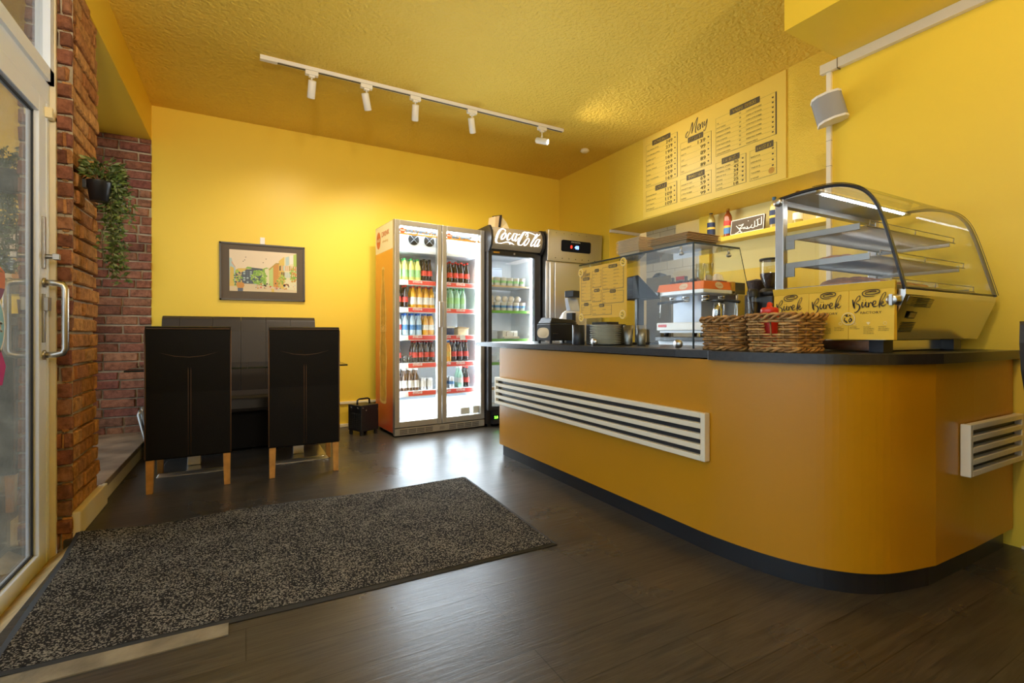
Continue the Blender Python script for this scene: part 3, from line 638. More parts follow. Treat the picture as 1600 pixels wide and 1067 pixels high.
# ============================================================ track light
TY = 3.89
t = thing('track_light_rail', 'long white ceiling track carrying five spotlights', 'light rail', (0, 0, 0))
m = MB(); m.box(.087, 2.70, TY-.018, TY+.018, 2.916, CZ); m.build('rail', 'white', t, bevel=.002)
m = MB(); m.box(.20, 2.69, TY-.008, TY+.008, 2.914, 2.9165); m.build('slot', 'dark', t)
m = MB(); m.box(.087, .20, TY-.0195, TY+.0195, 2.912, 2.943); m.build('feed_box', 'white', t, bevel=.002)
def spot_head(x, yaw, tilt, label, lit=False):
    # tilt: degrees from straight down, yaw: compass direction of the beam
    d = Vector((math.sin(tilt)*math.cos(yaw), math.sin(tilt)*math.sin(yaw), -math.cos(tilt)))
    t = thing('spotlight', label, 'spotlight', (x, TY, 2.914), 0, 'spotlights on the ceiling track')
    m = MB(); m.box(-.045, .045, -.017, .017, -.03, 0); m.box(-.02, .02, -.012, .012, -.045, -.03); m.build('adapter', 'white', t, bevel=.002)
    m = MB(); m.rod((0, 0, -.04), (0, 0, -.085), .006); m.blob(0, 0, -.088, .01, .01, .01); m.build('stem', 'white', t)
    c = Vector((0, 0, -.13)); a = c-d*.06; b = c+d*.065
    q = d.to_track_quat('Z', 'Y').to_matrix().to_4x4(); q.translation = a
    m = MB(); m.T = q; m.lathe([(.0, 0), (.024, 0), (.028, .004), (.028, .121), (.026, .125), (.024, .122), (.023, .10)], 0, 0, 24, caps=False); m.build('lamp_body', 'white', t)
    m = MB(); m.T = q; m.lathe([(0, .104), (.023, .104)], 0, 0, 20, caps=False); m.build('lens', 'bulb', t)
    return t, Vector((x, TY, 2.914))+c+d*.075, d
SPOTS = []
for x, yw, tl, lb in ((.43, 1.62, .56, 'white track spotlight at the end of the rail nearest the brick bay'), (.83, 1.0, .58, 'white track spotlight, second along from the brick bay'), (1.225, 1.35, .56, 'white track spotlight in the middle of the rail'), (1.735, .92, .62, 'white track spotlight, second along from the menu wall'), (2.46, -.95, 1.25, 'white track spotlight nearest the menu wall, tipped up with its lit lens showing')):
    SPOTS.append(spot_head(x, yw, tl, lb)[1:])
# smoke detector
m = MB(); m.lathe([(.04, 0), (.05, -.02), (.03, -.035), (0, -.036)][::-1], 0, 0, 16); tag(m.build('smoke_detector', 'cream', loc=(3.2, 4.2, 2.944)), 'small cream smoke detector on the ceiling by the menu wall', 'smoke detector')

# ============================================================ hanging plant
t = thing('hanging_plant', 'trailing green plant in a small black pot fixed to the brick pier', 'plant', (-.70, 3.12, 1.68))
m = MB(); m.T = Matrix.Translation((.055, 0, .0)); m.lathe([(.036, -.06), (.050, .035), (.052, .04), (.046, .04), (.040, .02), (0, .02)], 0, 0, 18); m.box(-.06, -.045, -.02, .02, .0, .04); m.build('pot', 'dark', t)
rl = random.Random(12); lv = MB(); st = MB()
def leaf_(mb, p, d, L, w, k):
    d = d.normalized(); s_ = d.cross(Vector((rl.uniform(-1, 1), rl.uniform(-1, 1), rl.uniform(-.2, 1)))).normalized(); n = s_.cross(d)*.15*L
    p = Vector(p); mb.add([p, p+d*L*.45+s_*w-n, p+d*L+n*-1.2, p+d*L*.45-s_*w-n, p+d*L*.45+n*.3], [(0, 1, 4), (1, 2, 4), (2, 3, 4), (3, 0, 4)], k, True)
def vine(p, drop, sway, dens, L=.034, seed=0):
    pts = [Vector(p)]; n = max(4, int(drop/.03)); vx, vy = sway
    for i in range(n): q = pts[-1]; pts.append(q+Vector((vx*(1-i/n)*.03+rl.uniform(-.006, .006), vy*(1-i/n)*.03+rl.uniform(-.008, .008), -drop/n if i > 1 else .01)))
    st.tube(pts, .0016, 4)
    for q in pts[1:]:
        for _ in range(dens): leaf_(lv, q+Vector((rl.uniform(-.012, .012), rl.uniform(-.012, .012), rl.uniform(-.015, .015))), Vector((rl.uniform(-1, 1), rl.uniform(-1, 1), rl.uniform(-.9, .35))), L*rl.uniform(.7, 1.2), L*.24, 1 if rl.random() < .28 else 0)
for i in range(230):
    a = rl.random()*2*PI; r = rl.random()**.5*.085; z = .05+rl.random()*.09
    leaf_(lv, (.065+r*math.cos(a)*.9, .01+r*math.sin(a), z), Vector((math.cos(a), math.sin(a), rl.uniform(-.4, .9))), rl.uniform(.025, .045), .009, 1 if rl.random() < .3 else 0)
for k in range(9): vine((.08+rl.uniform(-.03, .04), .03+rl.uniform(-.05, .06), .07), rl.uniform(.12, .30), (rl.uniform(.0, .6), rl.uniform(-.2, .8)), 4)
for k in range(9): vine((.105+rl.uniform(-.025, .025), .07+rl.uniform(-.03, .03), .03), rl.uniform(.34, .56), (rl.uniform(-.1, .12), rl.uniform(-.2, .2)), 4)
st.build('stems', 'stem', t)
o = lv.build('foliage', ['leaf', 'leaf2'], t)
# ============================================================ counter
WT = .885
def curve_(P, k=8): return [(a, b) for a, b in cat(P, k)]
front = [(1.765, 3.42), (1.765, 1.62), (1.768, 1.42), (1.805, 1.20), (1.885, 1.02), (2.03, .895), (2.28, .832), (2.60, .825), (3.02, .825)]
def offs(P, d):
    R = []
    for i, p in enumerate(P):
        a = P[max(0, i-1)]; b = P[min(len(P)-1, i+1)]; dx, dy = b[0]-a[0], b[1]-a[1]; n = math.hypot(dx, dy)
        R.append((p[0]+dy/n*d, p[1]-dx/n*d))     # positive = outwards (towards the customer)
    return R
cv = [front[0]]+curve_(front[1:7], 8)+front[7:]
def shell(P, back, z0, z1, mb, m=0):
    poly_ = P+back; mb.prism(poly_, 2, z0, z1, m)
back = [(3.02, 1.45), (2.35, 1.45), (2.35, 3.42)]
ct = thing('service_counter', 'long ochre yellow service counter with a rounded corner and black kick plinth', 'counter', (0, 0, 0))
m = MB(); n_ = len(cv); P = cv+back
m.prism(P, 2, .085, .847, 0); m.build('body', 'counter', ct)
m = MB(); Q = offs(cv, -.022)+[(3.0, 1.4), (2.3, 1.4), (2.3, 3.40)]; Q[0] = (Q[0][0], 3.40); Q[n_-1] = (2.985, Q[n_-1][1]); m.prism(Q, 2, 0, .085); m.build('plinth', 'plinth', ct)
def vent(P0, u, L, label, z0, z1):
    F = Face(P0, u, (0, 0, 1), 0); t = MB(); h = z1-z0; n = 4; sl = .023; dpt = .033
    def fb(x0, x1, y0, y1, d0, d1, mm=0): t.hexa([F.p(x0, y0, d0), F.p(x1, y0, d0), F.p(x1, y1, d0), F.p(x0, y1, d0)], [F.p(x0, y0, d1), F.p(x1, y0, d1), F.p(x1, y1, d1), F.p(x0, y1, d1)], mm)
    fb(.004, L-.004, z0+.004, z1-.004, 0, .008, 1)
    sw = (h-n*sl)/(n+1); e = .024
    for i in range(n+1): fb(e, L-e, z0+i*(sw+sl), z0+i*(sw+sl)+sw, .006, dpt)
    fb(0, e, z0, z1, 0, dpt); fb(L-e, L, z0, z1, 0, dpt); return t
t = vent((1.765, 3.445, 0), (0, -1, 0), 2.015, '', .405, .615); tag(t.build('vent_grille', ['whitep', 'dark'], bevel=.003), 'long cream slatted grille fixed along the straight side of the counter', 'vent')
t = vent((2.47, .825, 0), (1, 0, 0), .565, '', .398, .603); tag(t.build('vent_grille', ['whitep', 'dark'], bevel=.003), 'short cream slatted grille on the counter end by the right wall', 'vent')
# worktops
m = MB(); m.prism([(1.74, 3.82), (1.74, 1.60), (1.775, 1.43), (2.42, 1.43), (2.42, 3.82)], 2, WT-.032, WT+.002); tag(m.build('worktop', 'top', bevel=.003), 'thin black worktop on the far straight half of the counter, overhanging towards the fridges', 'worktop')
cw = offs(cv, .024); cw = [p for p in cw if p[1] < 1.425]; cw = [(cw[0][0], 1.425)]+cw
cw[-1] = (3.035, cw[-1][1]); m = MB(); m.prism(cw+[(3.035, 1.58), (2.42, 1.58), (2.42, 1.425)], 2, WT-.038, WT); tag(m.build('worktop', 'top', bevel=.003), 'thicker black worktop on the rounded counter corner under the display case', 'worktop')

# ============================================================ wicker baskets
def basket(label, x0, x1, y0, y1, h, hole=None, seed=1):
    rb = random.Random(seed); cx, cy = (x0+x1)/2, (y0+y1)/2; hx, hy = (x1-x0)/2, (y1-y0)/2
    t = thing('wicker_basket', label, 'basket', (cx, cy, WT), 0, 'wicker baskets on the counter')
    def at(s, z, off):
        # s in 0..1 round the rounded rectangle, starting at front-left (y+) corner of the customer side
        g = 1+.10*z/h; a, b = hx*g-.012, hy*g-.012; r = .03; per = [(2*(b-r)), (2*(a-r)), (2*(b-r)), (2*(a-r))]; arc = PI/2*r; tot = sum(per)+4*arc; q = (s % 1)*tot
        C_ = [(-a, b-r, 0, -1, -1, 0), (-a+r, -b, 1, 0, 0, -1), (a, -b+r, 0, 1, 1, 0), (a-r, b, -1, 0, 0, 1)]
        for i in range(4):
            sx, sy, dx, dy, nx, ny = C_[i]
            if q < per[i]: return (sx+dx*q+nx*off, sy+dy*q+ny*off, z)
            q -= per[i]
            if q < arc:
                an = q/r; ex, ey = sx+dx*per[i], sy+dy*per[i]; ccx, ccy = ex-nx*r, ey-ny*r
                vx = nx*math.cos(an)+dx*math.sin(an); vy = ny*math.cos(an)+dy*math.sin(an)
                return (ccx+vx*(r+off), ccy+vy*(r+off), z)
            q -= arc
        return (C_[0][0], C_[0][1], z)
    ns = 2*int((hx+hy)*2/.034/2+.5)+1; m = MB()
    for i in range(ns): m.tube([at((i+.5)/ns, 0, 0), at((i+.5)/ns, h*.5, 0), at((i+.5)/ns, h-.004, 0)], .0032, 5)
    m.build('stakes', 'wicker', t); m = MB(); rows = 13; K = 4
    for r in range(rows):
        z = .006+(h-.026)*r/(rows-1); pts = []; runs = []
        for i in range(ns*K+1):
            s = i/(ns*K); off = .0062*math.sin(PI*(s*ns-.5)+PI*r+PI/2); p = at(s, z+rb.uniform(-.0012, .0012), off)
            if hole and hole[0] < s < hole[1] and hole[2] < z < hole[3]:
                if len(pts) > 2: runs.append(pts)
                pts = []
            else: pts.append(p)
        if len(pts) > 2: runs.append(pts)
        for q in runs: m.tube(q, rb.uniform(.0044, .0058), 6, m=0 if rb.random() < .7 else 1)
    m.build('weave', ['wicker', 'wicker2'], t); m = MB()
    for kk in range(3):
        pts = [at(i/120, h-.012+.011*math.sin(2*PI*(i/120*ns/2+kk/3)), .009*math.cos(2*PI*(i/120*ns/2+kk/3))+.001) for i in range(120)]
        m.tube(pts, .0058, 6, closed=True, m=kk % 2)
        pts = [at(i/120, .010+.007*math.sin(2*PI*(i/120*ns/2+kk/3)), .007*math.cos(2*PI*(i/120*ns/2+kk/3))+.001) for i in range(120)]
        m.tube(pts, .005, 6, closed=True, m=kk % 2)
    m.build('rim', ['wicker', 'wicker2'], t); MB().box(-hx+.02, hx-.02, -hy+.02, hy-.02, .002, .008).build('bottom', 'wicker', t); return t
basket('wicker basket next to the glass sneeze guard, without a bottle', 1.835, 2.05, 1.342, 1.548, .150, (.10, .17, .085, .115), 3)
basket('wicker basket in front of the yellow paper bags, red bottle standing in it', 1.835, 2.06, 1.098, 1.316, .155, (.075, .145, .075, .118), 5)
m = MB(); m.lathe([(.026, 0), (.029, .004), (.031, .10), (.0345, .14), (.031, .146), (.033, .150), (.033, .168), (.028, .174), (.012, .176), (.010, .19), (.006, .196), (0, .197)], 0, 0, 24)
t = thing('squeeze_bottle', 'red plastic shaker bottle standing in the wicker basket', 'bottle', (1.915, 1.255, WT+.009)); m.build('bottle_body', 'ketch', t)
m = MB(); m.lathe([(.0338, .150), (.0345, .152), (.0345, .166), (.0338, .168)], 0, 0, 36); m.rod((.0, 0, .19), (.016, .0, .19), .005); m.build('screw_cap', 'ketch', t)

# ============================================================ display case
DX0, DX1 = 2.12, 2.955
t = thing('display_case', 'heated glass display case with curved glass and steel body on the counter corner', 'display case', (0, 0, 0))
zb, zt = .935, 1.125
base = [(.925, zb), (.862, 1.105), (.862, zt), (1.36, zt), (1.36, zb)]
m = MB(); m.prism(base, 0, DX0, DX1); m.build('base', 'sheet', t, bevel=.003)
m = MB(); m.hexa([(DX0+.03, .925, zb+.02), (DX1-.02, .925, zb+.02), (DX1-.02, .93, zb+.02), (DX0+.03, .93, zb+.02)], [(DX0+.03, .862, 1.10), (DX1-.02, .862, 1.10), (DX1-.02, .87, 1.10), (DX0+.03, .87, 1.10)])
m.T = Matrix.Translation((0, -.004, 0)); m.build('front_panel', 'sheet', t, bevel=.001)
Ff = Face((DX0+.03, .9185, zb+.02), (1, 0, 0), (0, -.063, .145), .001)
m = MB()
for i in range(7): rect(m, Ff, .03, .135, .012+i*.0062, .0150+i*.0062)
for i in range(6): rect(m, Ff, .055, .19, .115+i*.0062, .1178+i*.0062)
rect(m, Ff, .045, .105, .068, .095); rect(m, Ff, .053, .100, .072, .092, 1, .0006); m.build('vent_slots', ['dark', 'steel'], t)
Fs = Face((DX0-.001, 1.36, 0), (0, -1, 0), (0, 0, 1), .0)
m = MB(); m.lathe([(.0, -.030), (.016, -.030), (.021, -.024), (.021, -.004), (.024, 0)], 0, 0, 20, axis='x'); m.box(-.036, -.024, -.005, .005, -.02, .02)
m.build('control_knob', 'steel', t).location = (DX0, .895, 1.085)
# posts, roof, glass
m = MB(); m.box(DX0-.004, DX0+.03, 1.325, 1.36, zt-.005, 1.565); m.lathe([(.0, -.012), (.017, -.012), (.019, -.006), (.019, .02)], 1.343, 1.555, 20, axis='x'); m.T = NONE
o = m.v; 
pm = MB(); pm.box(DX0-.004, DX0+.03, 1.322, 1.36, zt-.19, 1.565); pm.build('rear_post', 'steel', t, bevel=.002)
pm = MB(); pm.box(DX1-.03, DX1+.004, 1.322, 1.36, zt-.005, 1.565); pm.build('rear_post', 'steel', t, bevel=.002)
pm = MB(); pm.lathe([(.0, -.014), (.015, -.014), (.0185, -.009), (.0185, .01)], 0, 0, 20, axis='x'); pm.build('post_cap', 'steel', t).location = (DX0-.006, 1.343, 1.552)
prof = [(1.36, 1.566), (1.24, 1.575), (1.13, 1.572), (1.06, 1.556), (1.00, 1.522), (.962, 1.472), (.938, 1.41), (.918, 1.34), (.90, 1.27), (.880, 1.19), (.864, 1.125)]
pc = [(a, b) for a, b in cat(prof, 5)]
def curved_sheet(x0, x1, P, th, m):
    V = [(x, a, b) for a, b in P for x in (x0, x1)]; n = len(P)
    m.add(V, [(2*i, 2*i+1, 2*i+3, 2*i+2) for i in range(n-1)], 0, True)
g = MB(); curved_sheet(DX0-.016, DX1+.016, [(a-.006, b+.006) for a, b in pc if a < 1.2], 0, g); g.build('curved_glass', 'glass', t)
for x in (DX0-.016, DX1+.016): g = MB(); g.tube([(x, a-.006, b+.006) for a, b in pc if a < 1.2], .0013, 5); g.build('glass_edge', 'edge', t)
for x, nm in ((DX0+.002, 'left side glass'), (DX1-.002, 'right side glass')):
    g = MB(); g.sheet([(x, a, b) for a, b in pc]+[(x, 1.36, zt)]); g.build('side_glass', 'glass', t)
    g = MB(); V = []
    for i, (a, b) in enumerate(pc):
        A_ = pc[max(0, i-1)]; B_ = pc[min(len(pc)-1, i+1)]; dx, dy = B_[0]-A_[0], B_[1]-A_[1]; n = math.hypot(dx, dy)
        w = .0065; V += [(x-.004, a+dy/n*w, b-dx/n*w), (x-.004, a-dy/n*w, b+dx/n*w), (x+.004, a-dy/n*w, b+dx/n*w), (x+.004, a+dy/n*w, b-dx/n*w)]
    g.add(V, [(4*i+j, 4*i+(j+1) % 4, 4*i+4+(j+1) % 4, 4*i+4+j) for i in range(len(pc)-1) for j in range(4)], 0, True); g.build('black_seal', 'dark', t)
m = MB(); m.box(DX0, DX1, 1.18, 1.36, 1.560, 1.570); m.box(DX0, DX1, 1.325, 1.36, 1.535, 1.56); m.build('roof_panel', 'steel2', t, bevel=.001)
m = MB(); m.rod((DX0, .868, 1.128), (DX1, .868, 1.128), .006); m.build('front_seal', 'dark', t)
m = MB()
for i in range(40): m.box(DX0+.05+i*.018, DX0+.06+i*.018, 1.178, 1.186, 1.553, 1.5595)
m.build('led_strip', 'led2', t)
MB().box(DX0+.03, DX0+.78, 1.17, 1.20, 1.5595, 1.562).build('led_holder', 'white', t)
for zz, y0 in ((1.385, 1.0), (1.262, .965), (1.150, .93)):
    s = MB()
    s.box(DX0+.012, DX0+.018, y0+.02, 1.32, zz-.012, zz+.014); s.box(DX0+.010, DX0+.016, 1.28, 1.32, zz-.05, zz-.01); s.box(DX1-.018, DX1-.012, y0+.02, 1.32, zz-.012, zz+.014)
    b_ = s.build('shelf_bracket', 'steel2', t, bevel=.001)
    s = MB(); s.rod((DX0+.02, y0, zz), (DX1-.02, y0, zz), .003, 6); s.rod((DX0+.02, 1.30, zz), (DX1-.02, 1.30, zz), .003, 6); s.rod((DX0+.04, y0-.004, zz+.022), (DX1-.04, y0-.004, zz+.022), .0022, 6)
    for x in (DX0+.04, (DX0+DX1)/2, DX1-.04): s.rod((x, y0-.002, zz), (x, y0-.004, zz+.022), .0022, 6)
    k = int((DX1-DX0-.06)/.0135)
    for i in range(k): x = DX0+.03+i*.0135; s.rod((x, y0, zz+.001), (x, 1.30, zz+.001), .0012, 4)
    s.build('wire_shelf', 'steel2', t)
feet(t, [(x, x+.075, y, y+.05, WT+.001, zb) for x in (DX0+.05, DX1-.16) for y in (.955, 1.27)], 'dark')
MB().box(DX0+.06, DX1-.06, 1.0, 1.25, WT+.006, zb-.004).build('underside', 'sheet', t)
# pastries on the shelves
def pastry(label, x, y, z, sx, sy, sz, seed):
    rp = random.Random(seed); m = MB()
    nn = 26; V = []; fs = []
    for j in range(9):
        for i in range(nn):
            u = i/(nn-1)*2-1; v = j/8*2-1; hgt = max(0, 1-u**6)*max(0, 1-v**4)
            V.append((u*sx, v*sy, sz*hgt*(.72+.28*math.sin(u*19+v*2.5))+.002))
    for j in range(8):
        for i in range(nn-1): fs.append((j*nn+i, j*nn+i+1, (j+1)*nn+i+1, (j+1)*nn+i))
    m.add(V, fs, 0, True); m.box(-sx*1.02, sx*1.02, -sy*1.05, sy*1.05, -.006, .002, 1)
    t = thing('pastry_tray', label, 'pastry', (x, y, z), 0, 'pastries in the display case'); a = MB(); a.v, a.f, a.m, a.s = m.v[:len(V)], m.f[:len(fs)], m.m[:len(fs)], m.s[:len(fs)]; a.build('pastry', 'pastry', t)
    MB().box(-sx*1.04, sx*1.04, -sy*1.06, sy*1.06, -.005, .0015).build('tray', 'dark', t)
pastry('browned filled pastry on the middle shelf of the display case', 2.34, 1.17, 1.270, .15, .09, .032, 1)
pastry('large browned rolled pastry on the bottom shelf of the display case, left side', 2.36, 1.14, 1.158, .17, .11, .045, 2)
pastry('second browned pastry on the bottom shelf of the display case, right side', 2.72, 1.13, 1.158, .15, .10, .040, 3)

# ============================================================ paper bags hung on the side of the case
for i, lb in enumerate(('yellow printed paper bag farthest from the front glass, partly behind the basket', 'middle one of three yellow printed paper bags on the case side', 'yellow printed paper bag at the front edge of the case, fully visible')):
    y1 = 1.352-i*.1555; h = .217; z0 = .936
    t = thing('paper_bag', lb, 'paper bag', (0, 0, 0), 0, 'yellow paper bags on the display case'); F = Face((2.092, y1, z0), (0, -1, 0), (0, 0, 1), 0); w = .154
    m = MB(); m.prism([(2.092, z0), (2.115, z0), (2.112, z0+h), (2.098, z0+h)], 1, y1-w, y1); m.build('bag_body', 'bag', t, bevel=.001)
    m = MB(); m.hexa([F.p(-.002, h-.024, -.004), F.p(w+.002, h-.024, -.004), F.p(w+.002, h-.02, -.008), F.p(-.002, h-.02, -.008)], [F.p(-.002, h+.004, .004), F.p(w+.006, h+.003, .004), F.p(w+.004, h+.004, -.01), F.p(-.002, h+.004, -.01)]); m.build('folded_top', 'bag', t, bevel=.001)
    m = MB(); s = w/560.; fm = lambda X, Y, s=s: ((X-985)*s, .197-(Y-160)*s*1.04)
    for S in BUR+SPIR: stroke(m, F, S, 0, fm, .0006, 5)
    text(m, F, 'FACTORY', .043, .100, .013, 0, .072, l=.0006)
    for k2, (x0, ln) in enumerate(((.004, 2), (.052, 5), (.102, 3))):
        for q in range(ln): text(m, F, 'abcdefghiklmno'[:9+((q+k2) % 3)], x0+.001, .048-q*.0062, .0042, 0, .036 if q else .026, l=.0006)
    m.build('printed_logo', 'ink', t)
    m = MB(); poly(m, F, [(.070+.0065*math.sin(a)**3, .064+.0058*(math.cos(a)-.35*math.cos(2*a))) for a in [2*PI*q/20 for q in range(20)]], 0, .0007); ring(m, F, .126, .063, .006, .0012, 0, .0007); ring(m, F, .022, .063, .005, .0012, 0, .0007); m.build('printed_icons', 'cream2', t)
m = MB(); F = Face((2.0905, 1.352-.311, .936+.082), (0, -1, 0), (0, 0, 1), .001); disc(m, F, 0, 0, .025, 1); disc(m, F, 0, 0, .022, 0, .0004)
for S in ([(-12, 12, 3), (-2, 14, 4), (-6, 8, 3), (6, 10, 2)], [(-10, 4, 3), (-12, -6, 4), (-4, -10, 5)], [(4, 14, 3), (10, 8, 3)], [(6, 4, 4), (12, -4, 5), (6, -12, 4), (3, -4, 3), (8, 0, 3)], [(-8, -14, 3), (0, -12, 3)]): stroke(m, F, S, 2, lambda X, Y: (X*.0011, Y*.0011), .0008)
m.add([tuple(Vector(v_)+Vector((.0018, 0, 0))) for v_ in [F.p(.025*math.cos(2*PI*i/24), .025*math.sin(2*PI*i/24)) for i in range(24)]], [tuple(range(24))[::-1]], 1)
tag(m.build('round_sticker', ['bag', 'cream2', 'ink']), 'round yellow sticker with cream rim joining two of the paper bags', 'sticker')

# ============================================================ sneeze guard
t = thing('sneeze_guard', 'clear glass guard box standing on the far half of the worktop', 'glass guard', (0, 0, 0)); GX, GY0, GY1, GZ = 1.82, 1.565, 2.445, 1.38; z0 = WT+.004
m = MB(); m.box(GX, GX+.006, GY0+.006, GY1, z0, GZ); o = m.build('front_pane', 'glass', t)
m = MB(); m.hexa([(GX, GY0, z0), (GX+.49, GY0, z0), (GX+.49, GY0+.006, z0), (GX, GY0+.006, z0)], [(GX, GY0, GZ), (GX+.33, GY0, GZ), (GX+.33, GY0+.006, GZ), (GX, GY0+.006, GZ)]); m.build('side_pane', 'glass', t)
MB().box(GX, GX+.33, GY0, GY1, GZ, GZ+.006).build('top_pane', 'glass', t)
m = MB(); m.box(GX-.0015, GX, GY0, GY1, GZ-.002, GZ+.007); m.box(GX-.001, GX+.33, GY0-.001, GY0, GZ-.002, GZ+.007); m.box(GX-.001, GX+.005, GY0-.001, GY0+.005, z0, GZ); m.bar((GX+.33, GY0, GZ), (GX+.49, GY0, z0), .0025, .0025); m.build('glass_edge', 'edge', t)
m = MB()
for y in (1.66, 2.30): m.lathe([(0, -.006), (.021, -.006), (.021, .012)], y, WT+.012, 18, axis='x'); m.T = NONE
for p in m.v: pass
for y in (1.66, 2.30): m = MB(); m.lathe([(0, GX-.006), (.021, GX-.006), (.021, GX+.012)], y, WT+.0245, 18, axis='x'); m.build('base_clamp', 'steel', t)
for x, y in ((1.845, 1.66), (1.845, 2.36), (2.10, 1.59)): m = MB(); m.rod((x, y, GZ-.03), (x, y, GZ-.001), .006); m.blob(x, y, GZ-.034, .013, .013, .009); m.build('top_clamp', 'steel', t)

# menu sheets
def menu_box(m, F, x0, x1, y0, y1, title, rows, prices=None, two=False, th=.004, tw=None, k=0, hand=True, rs=1, rt=.5):
    for a in ((x0, x1, y0, y0+.0022), (x0, x0+.0016, y0, y1), (x0, x1, y1-.0014, y1)): rect(m, F, *a, k)
    rect(m, F, x1-th, x1, y0, y1, k)
    h = y1-y0; tw = tw or (x1-x0)*.62; th_ = .050*rs; cx = (x0+x1)/2 if rt == .5 else x0+(x1-x0)*rt
    poly(m, F, [(cx-tw/2+.004, y1-th_/2), (cx+tw/2-.004, y1-th_/2), (cx+tw/2, y1-th_/2+.004), (cx+tw/2, y1+th_/2-.004), (cx+tw/2-.004, y1+th_/2), (cx-tw/2+.004, y1+th_/2), (cx-tw/2, y1+th_/2-.004), (cx-tw/2, y1-th_/2+.004)], k, .0005)
    text(m, F, title, cx, y1-.30*th_, .84*th_, 1, tw*.80, l=.001, center=True, bold=.0012*rs)
    n = len(rows); dy = (h-.03*rs)/n; cw_ = (x1-x0)/(2 if two else 1)
    for i, r_ in enumerate(rows):
        y = y1-.034*rs-(i+.62)*dy; hh = min(.022*rs, dy*.62)
        for q, c in enumerate(r_ if isinstance(r_, tuple) else (r_,)):
            if c: text(m, F, c, x0+.010*rs+q*cw_*1.02, y, hh*.8, k, min(cw_*.5, hh*.52*len(c)), l=.0005)
        rect(m, F, x0+.006, x1-.006, y-.006*rs, y-.0052*rs, k, .0003)
    if prices:
        for i, p in enumerate(prices):
            y = y1-.020*rs-(i+.9)*(h-.02*rs)/(len(prices)+.1)
            if hand: hs = min(.043*rs, (h/len(prices))*.86); text(m, F, p, x1-.145*rs*(1 if len(p) > 2 else .8), y, hs, k, hs*.62*len(p), l=.0006, bold=.002)
            else: text(m, F, p, x1-.03*rs, y, .014*rs, k, .015*rs, l=.0006)
    if hand:
        for i in range(len(prices or rows)):
            y = y1-.010*rs-(i+.62)*(h-.02*rs)/(len(prices or rows)+.1); disc(m, F, x1-.032*rs, y, .0085*rs, k, .0006, ry=.0068*rs, n=9)
bt = thing('menu_board', 'large yellow wall menu with black print above the hatch', 'menu board', (0, 0, 0))
m = MB(); m.hexa([(3.542, 2.19, 2.125), (XM, 2.19, 2.125), (XM, 3.68, 2.125), (3.542, 3.68, 2.125)], [(3.542, 2.19, 2.935), (XM, 2.19, 2.935), (XM, 3.68, 2.935), (3.542, 3.68, 2.935)]); m.build('panel', 'board', bt, bevel=.001)
F = Face((3.542, 3.68, 0), (0, -1, 0), (0, 0, 1), .0005); m = MB()
menu_box(m, F, .042, .451, 2.427, 2.850, 'HOVEDRETT', ['TALLERKEN STOR', 'TALLERKEN LITEN', 'BUREK KJOTT', 'BUREK OST', 'BUREK SPINAT', 'BUREK', 'SIDE TALLERKEN', 'SUPPE'], ['249', '239', '199', '169', '259', '169', '159', '169'], th=.008, tw=.235)
menu_box(m, F, .042, .445, 2.187, 2.392, 'SALAT', ['KYLLINGSALAT', 'GRESK SALAT', 'OST SALAT', 'MIX SALAT'], ['119', '109', '119', '109'], th=.008, tw=.15)
menu_box(m, F, .485, .827, 2.433, 2.722, 'BARER', ['BUREK MENY', 'KJOTT', 'OST', 'SPINAT', 'MIX'], ['139', '99', '89', '89', '89'], th=.005, tw=.17)
menu_box(m, F, .485, .827, 2.184, 2.384, 'SMARETTER', ['SMARETT OST', 'SMARETT KJOTT', 'LITEN BUREK', 'SUPPE'], ['69', '59', '49', '99'], th=.003, tw=.20)
menu_box(m, F, .87, 1.418, 2.478, 2.804, 'VARMT DRIKKE', [('TE', 'CAPPUCCINO DOBBEL'), ('HOT CHOC', 'CAFFE LATTE ENKEL'), ('ESPRESSO ENKEL', 'CAFFE LATTE DOBBEL'), ('ESPRESSO DOBBEL', 'CAFFE MOCCA ENKEL'), ('MACCHIATO', 'CAFFE MOCCA DOBBEL'), ('CORTADO ENKEL', 'AMERICANO ENKEL'), ('CORTADO DOBBEL', 'AMERICANO DOBBEL'), ('CAPPUCCINO ENKEL', 'VARM MELK')], None, True, th=.012, tw=.27)
for i, p in enumerate(('25', '28', '29', '30', '35', '42', '42', '44')): text(m, F, p, 1.095, 2.775-i*.0365-.02, .019, 0, .018, l=.0006)
menu_box(m, F, .87, 1.161, 2.182, 2.420, 'DRIKKE', ['MINERAL VANN', 'MINERAL STOR', 'BRUS 0.5', 'AYRAN', 'JUICE', 'KAFFE'], ['30', '45', '34', '27', '25', '18'], th=.005, tw=.17)
menu_box(m, F, 1.192, 1.418, 2.177, 2.42, 'DESSERT', ['BAKLAVA', 'KREMROLL', 'TRILECE', 'TULUMBA', 'KADAIF'], None, th=.004, tw=.15, rt=.55)
meny(m, F, .545, 2.752, .245, 0, .0006); m.build('lettering', ['greyink', 'board'], bt)
m = MB(); disc(m, F, 1.375, 2.215, .024, 0, .0012); m.build('round_badge', 'gold', bt)
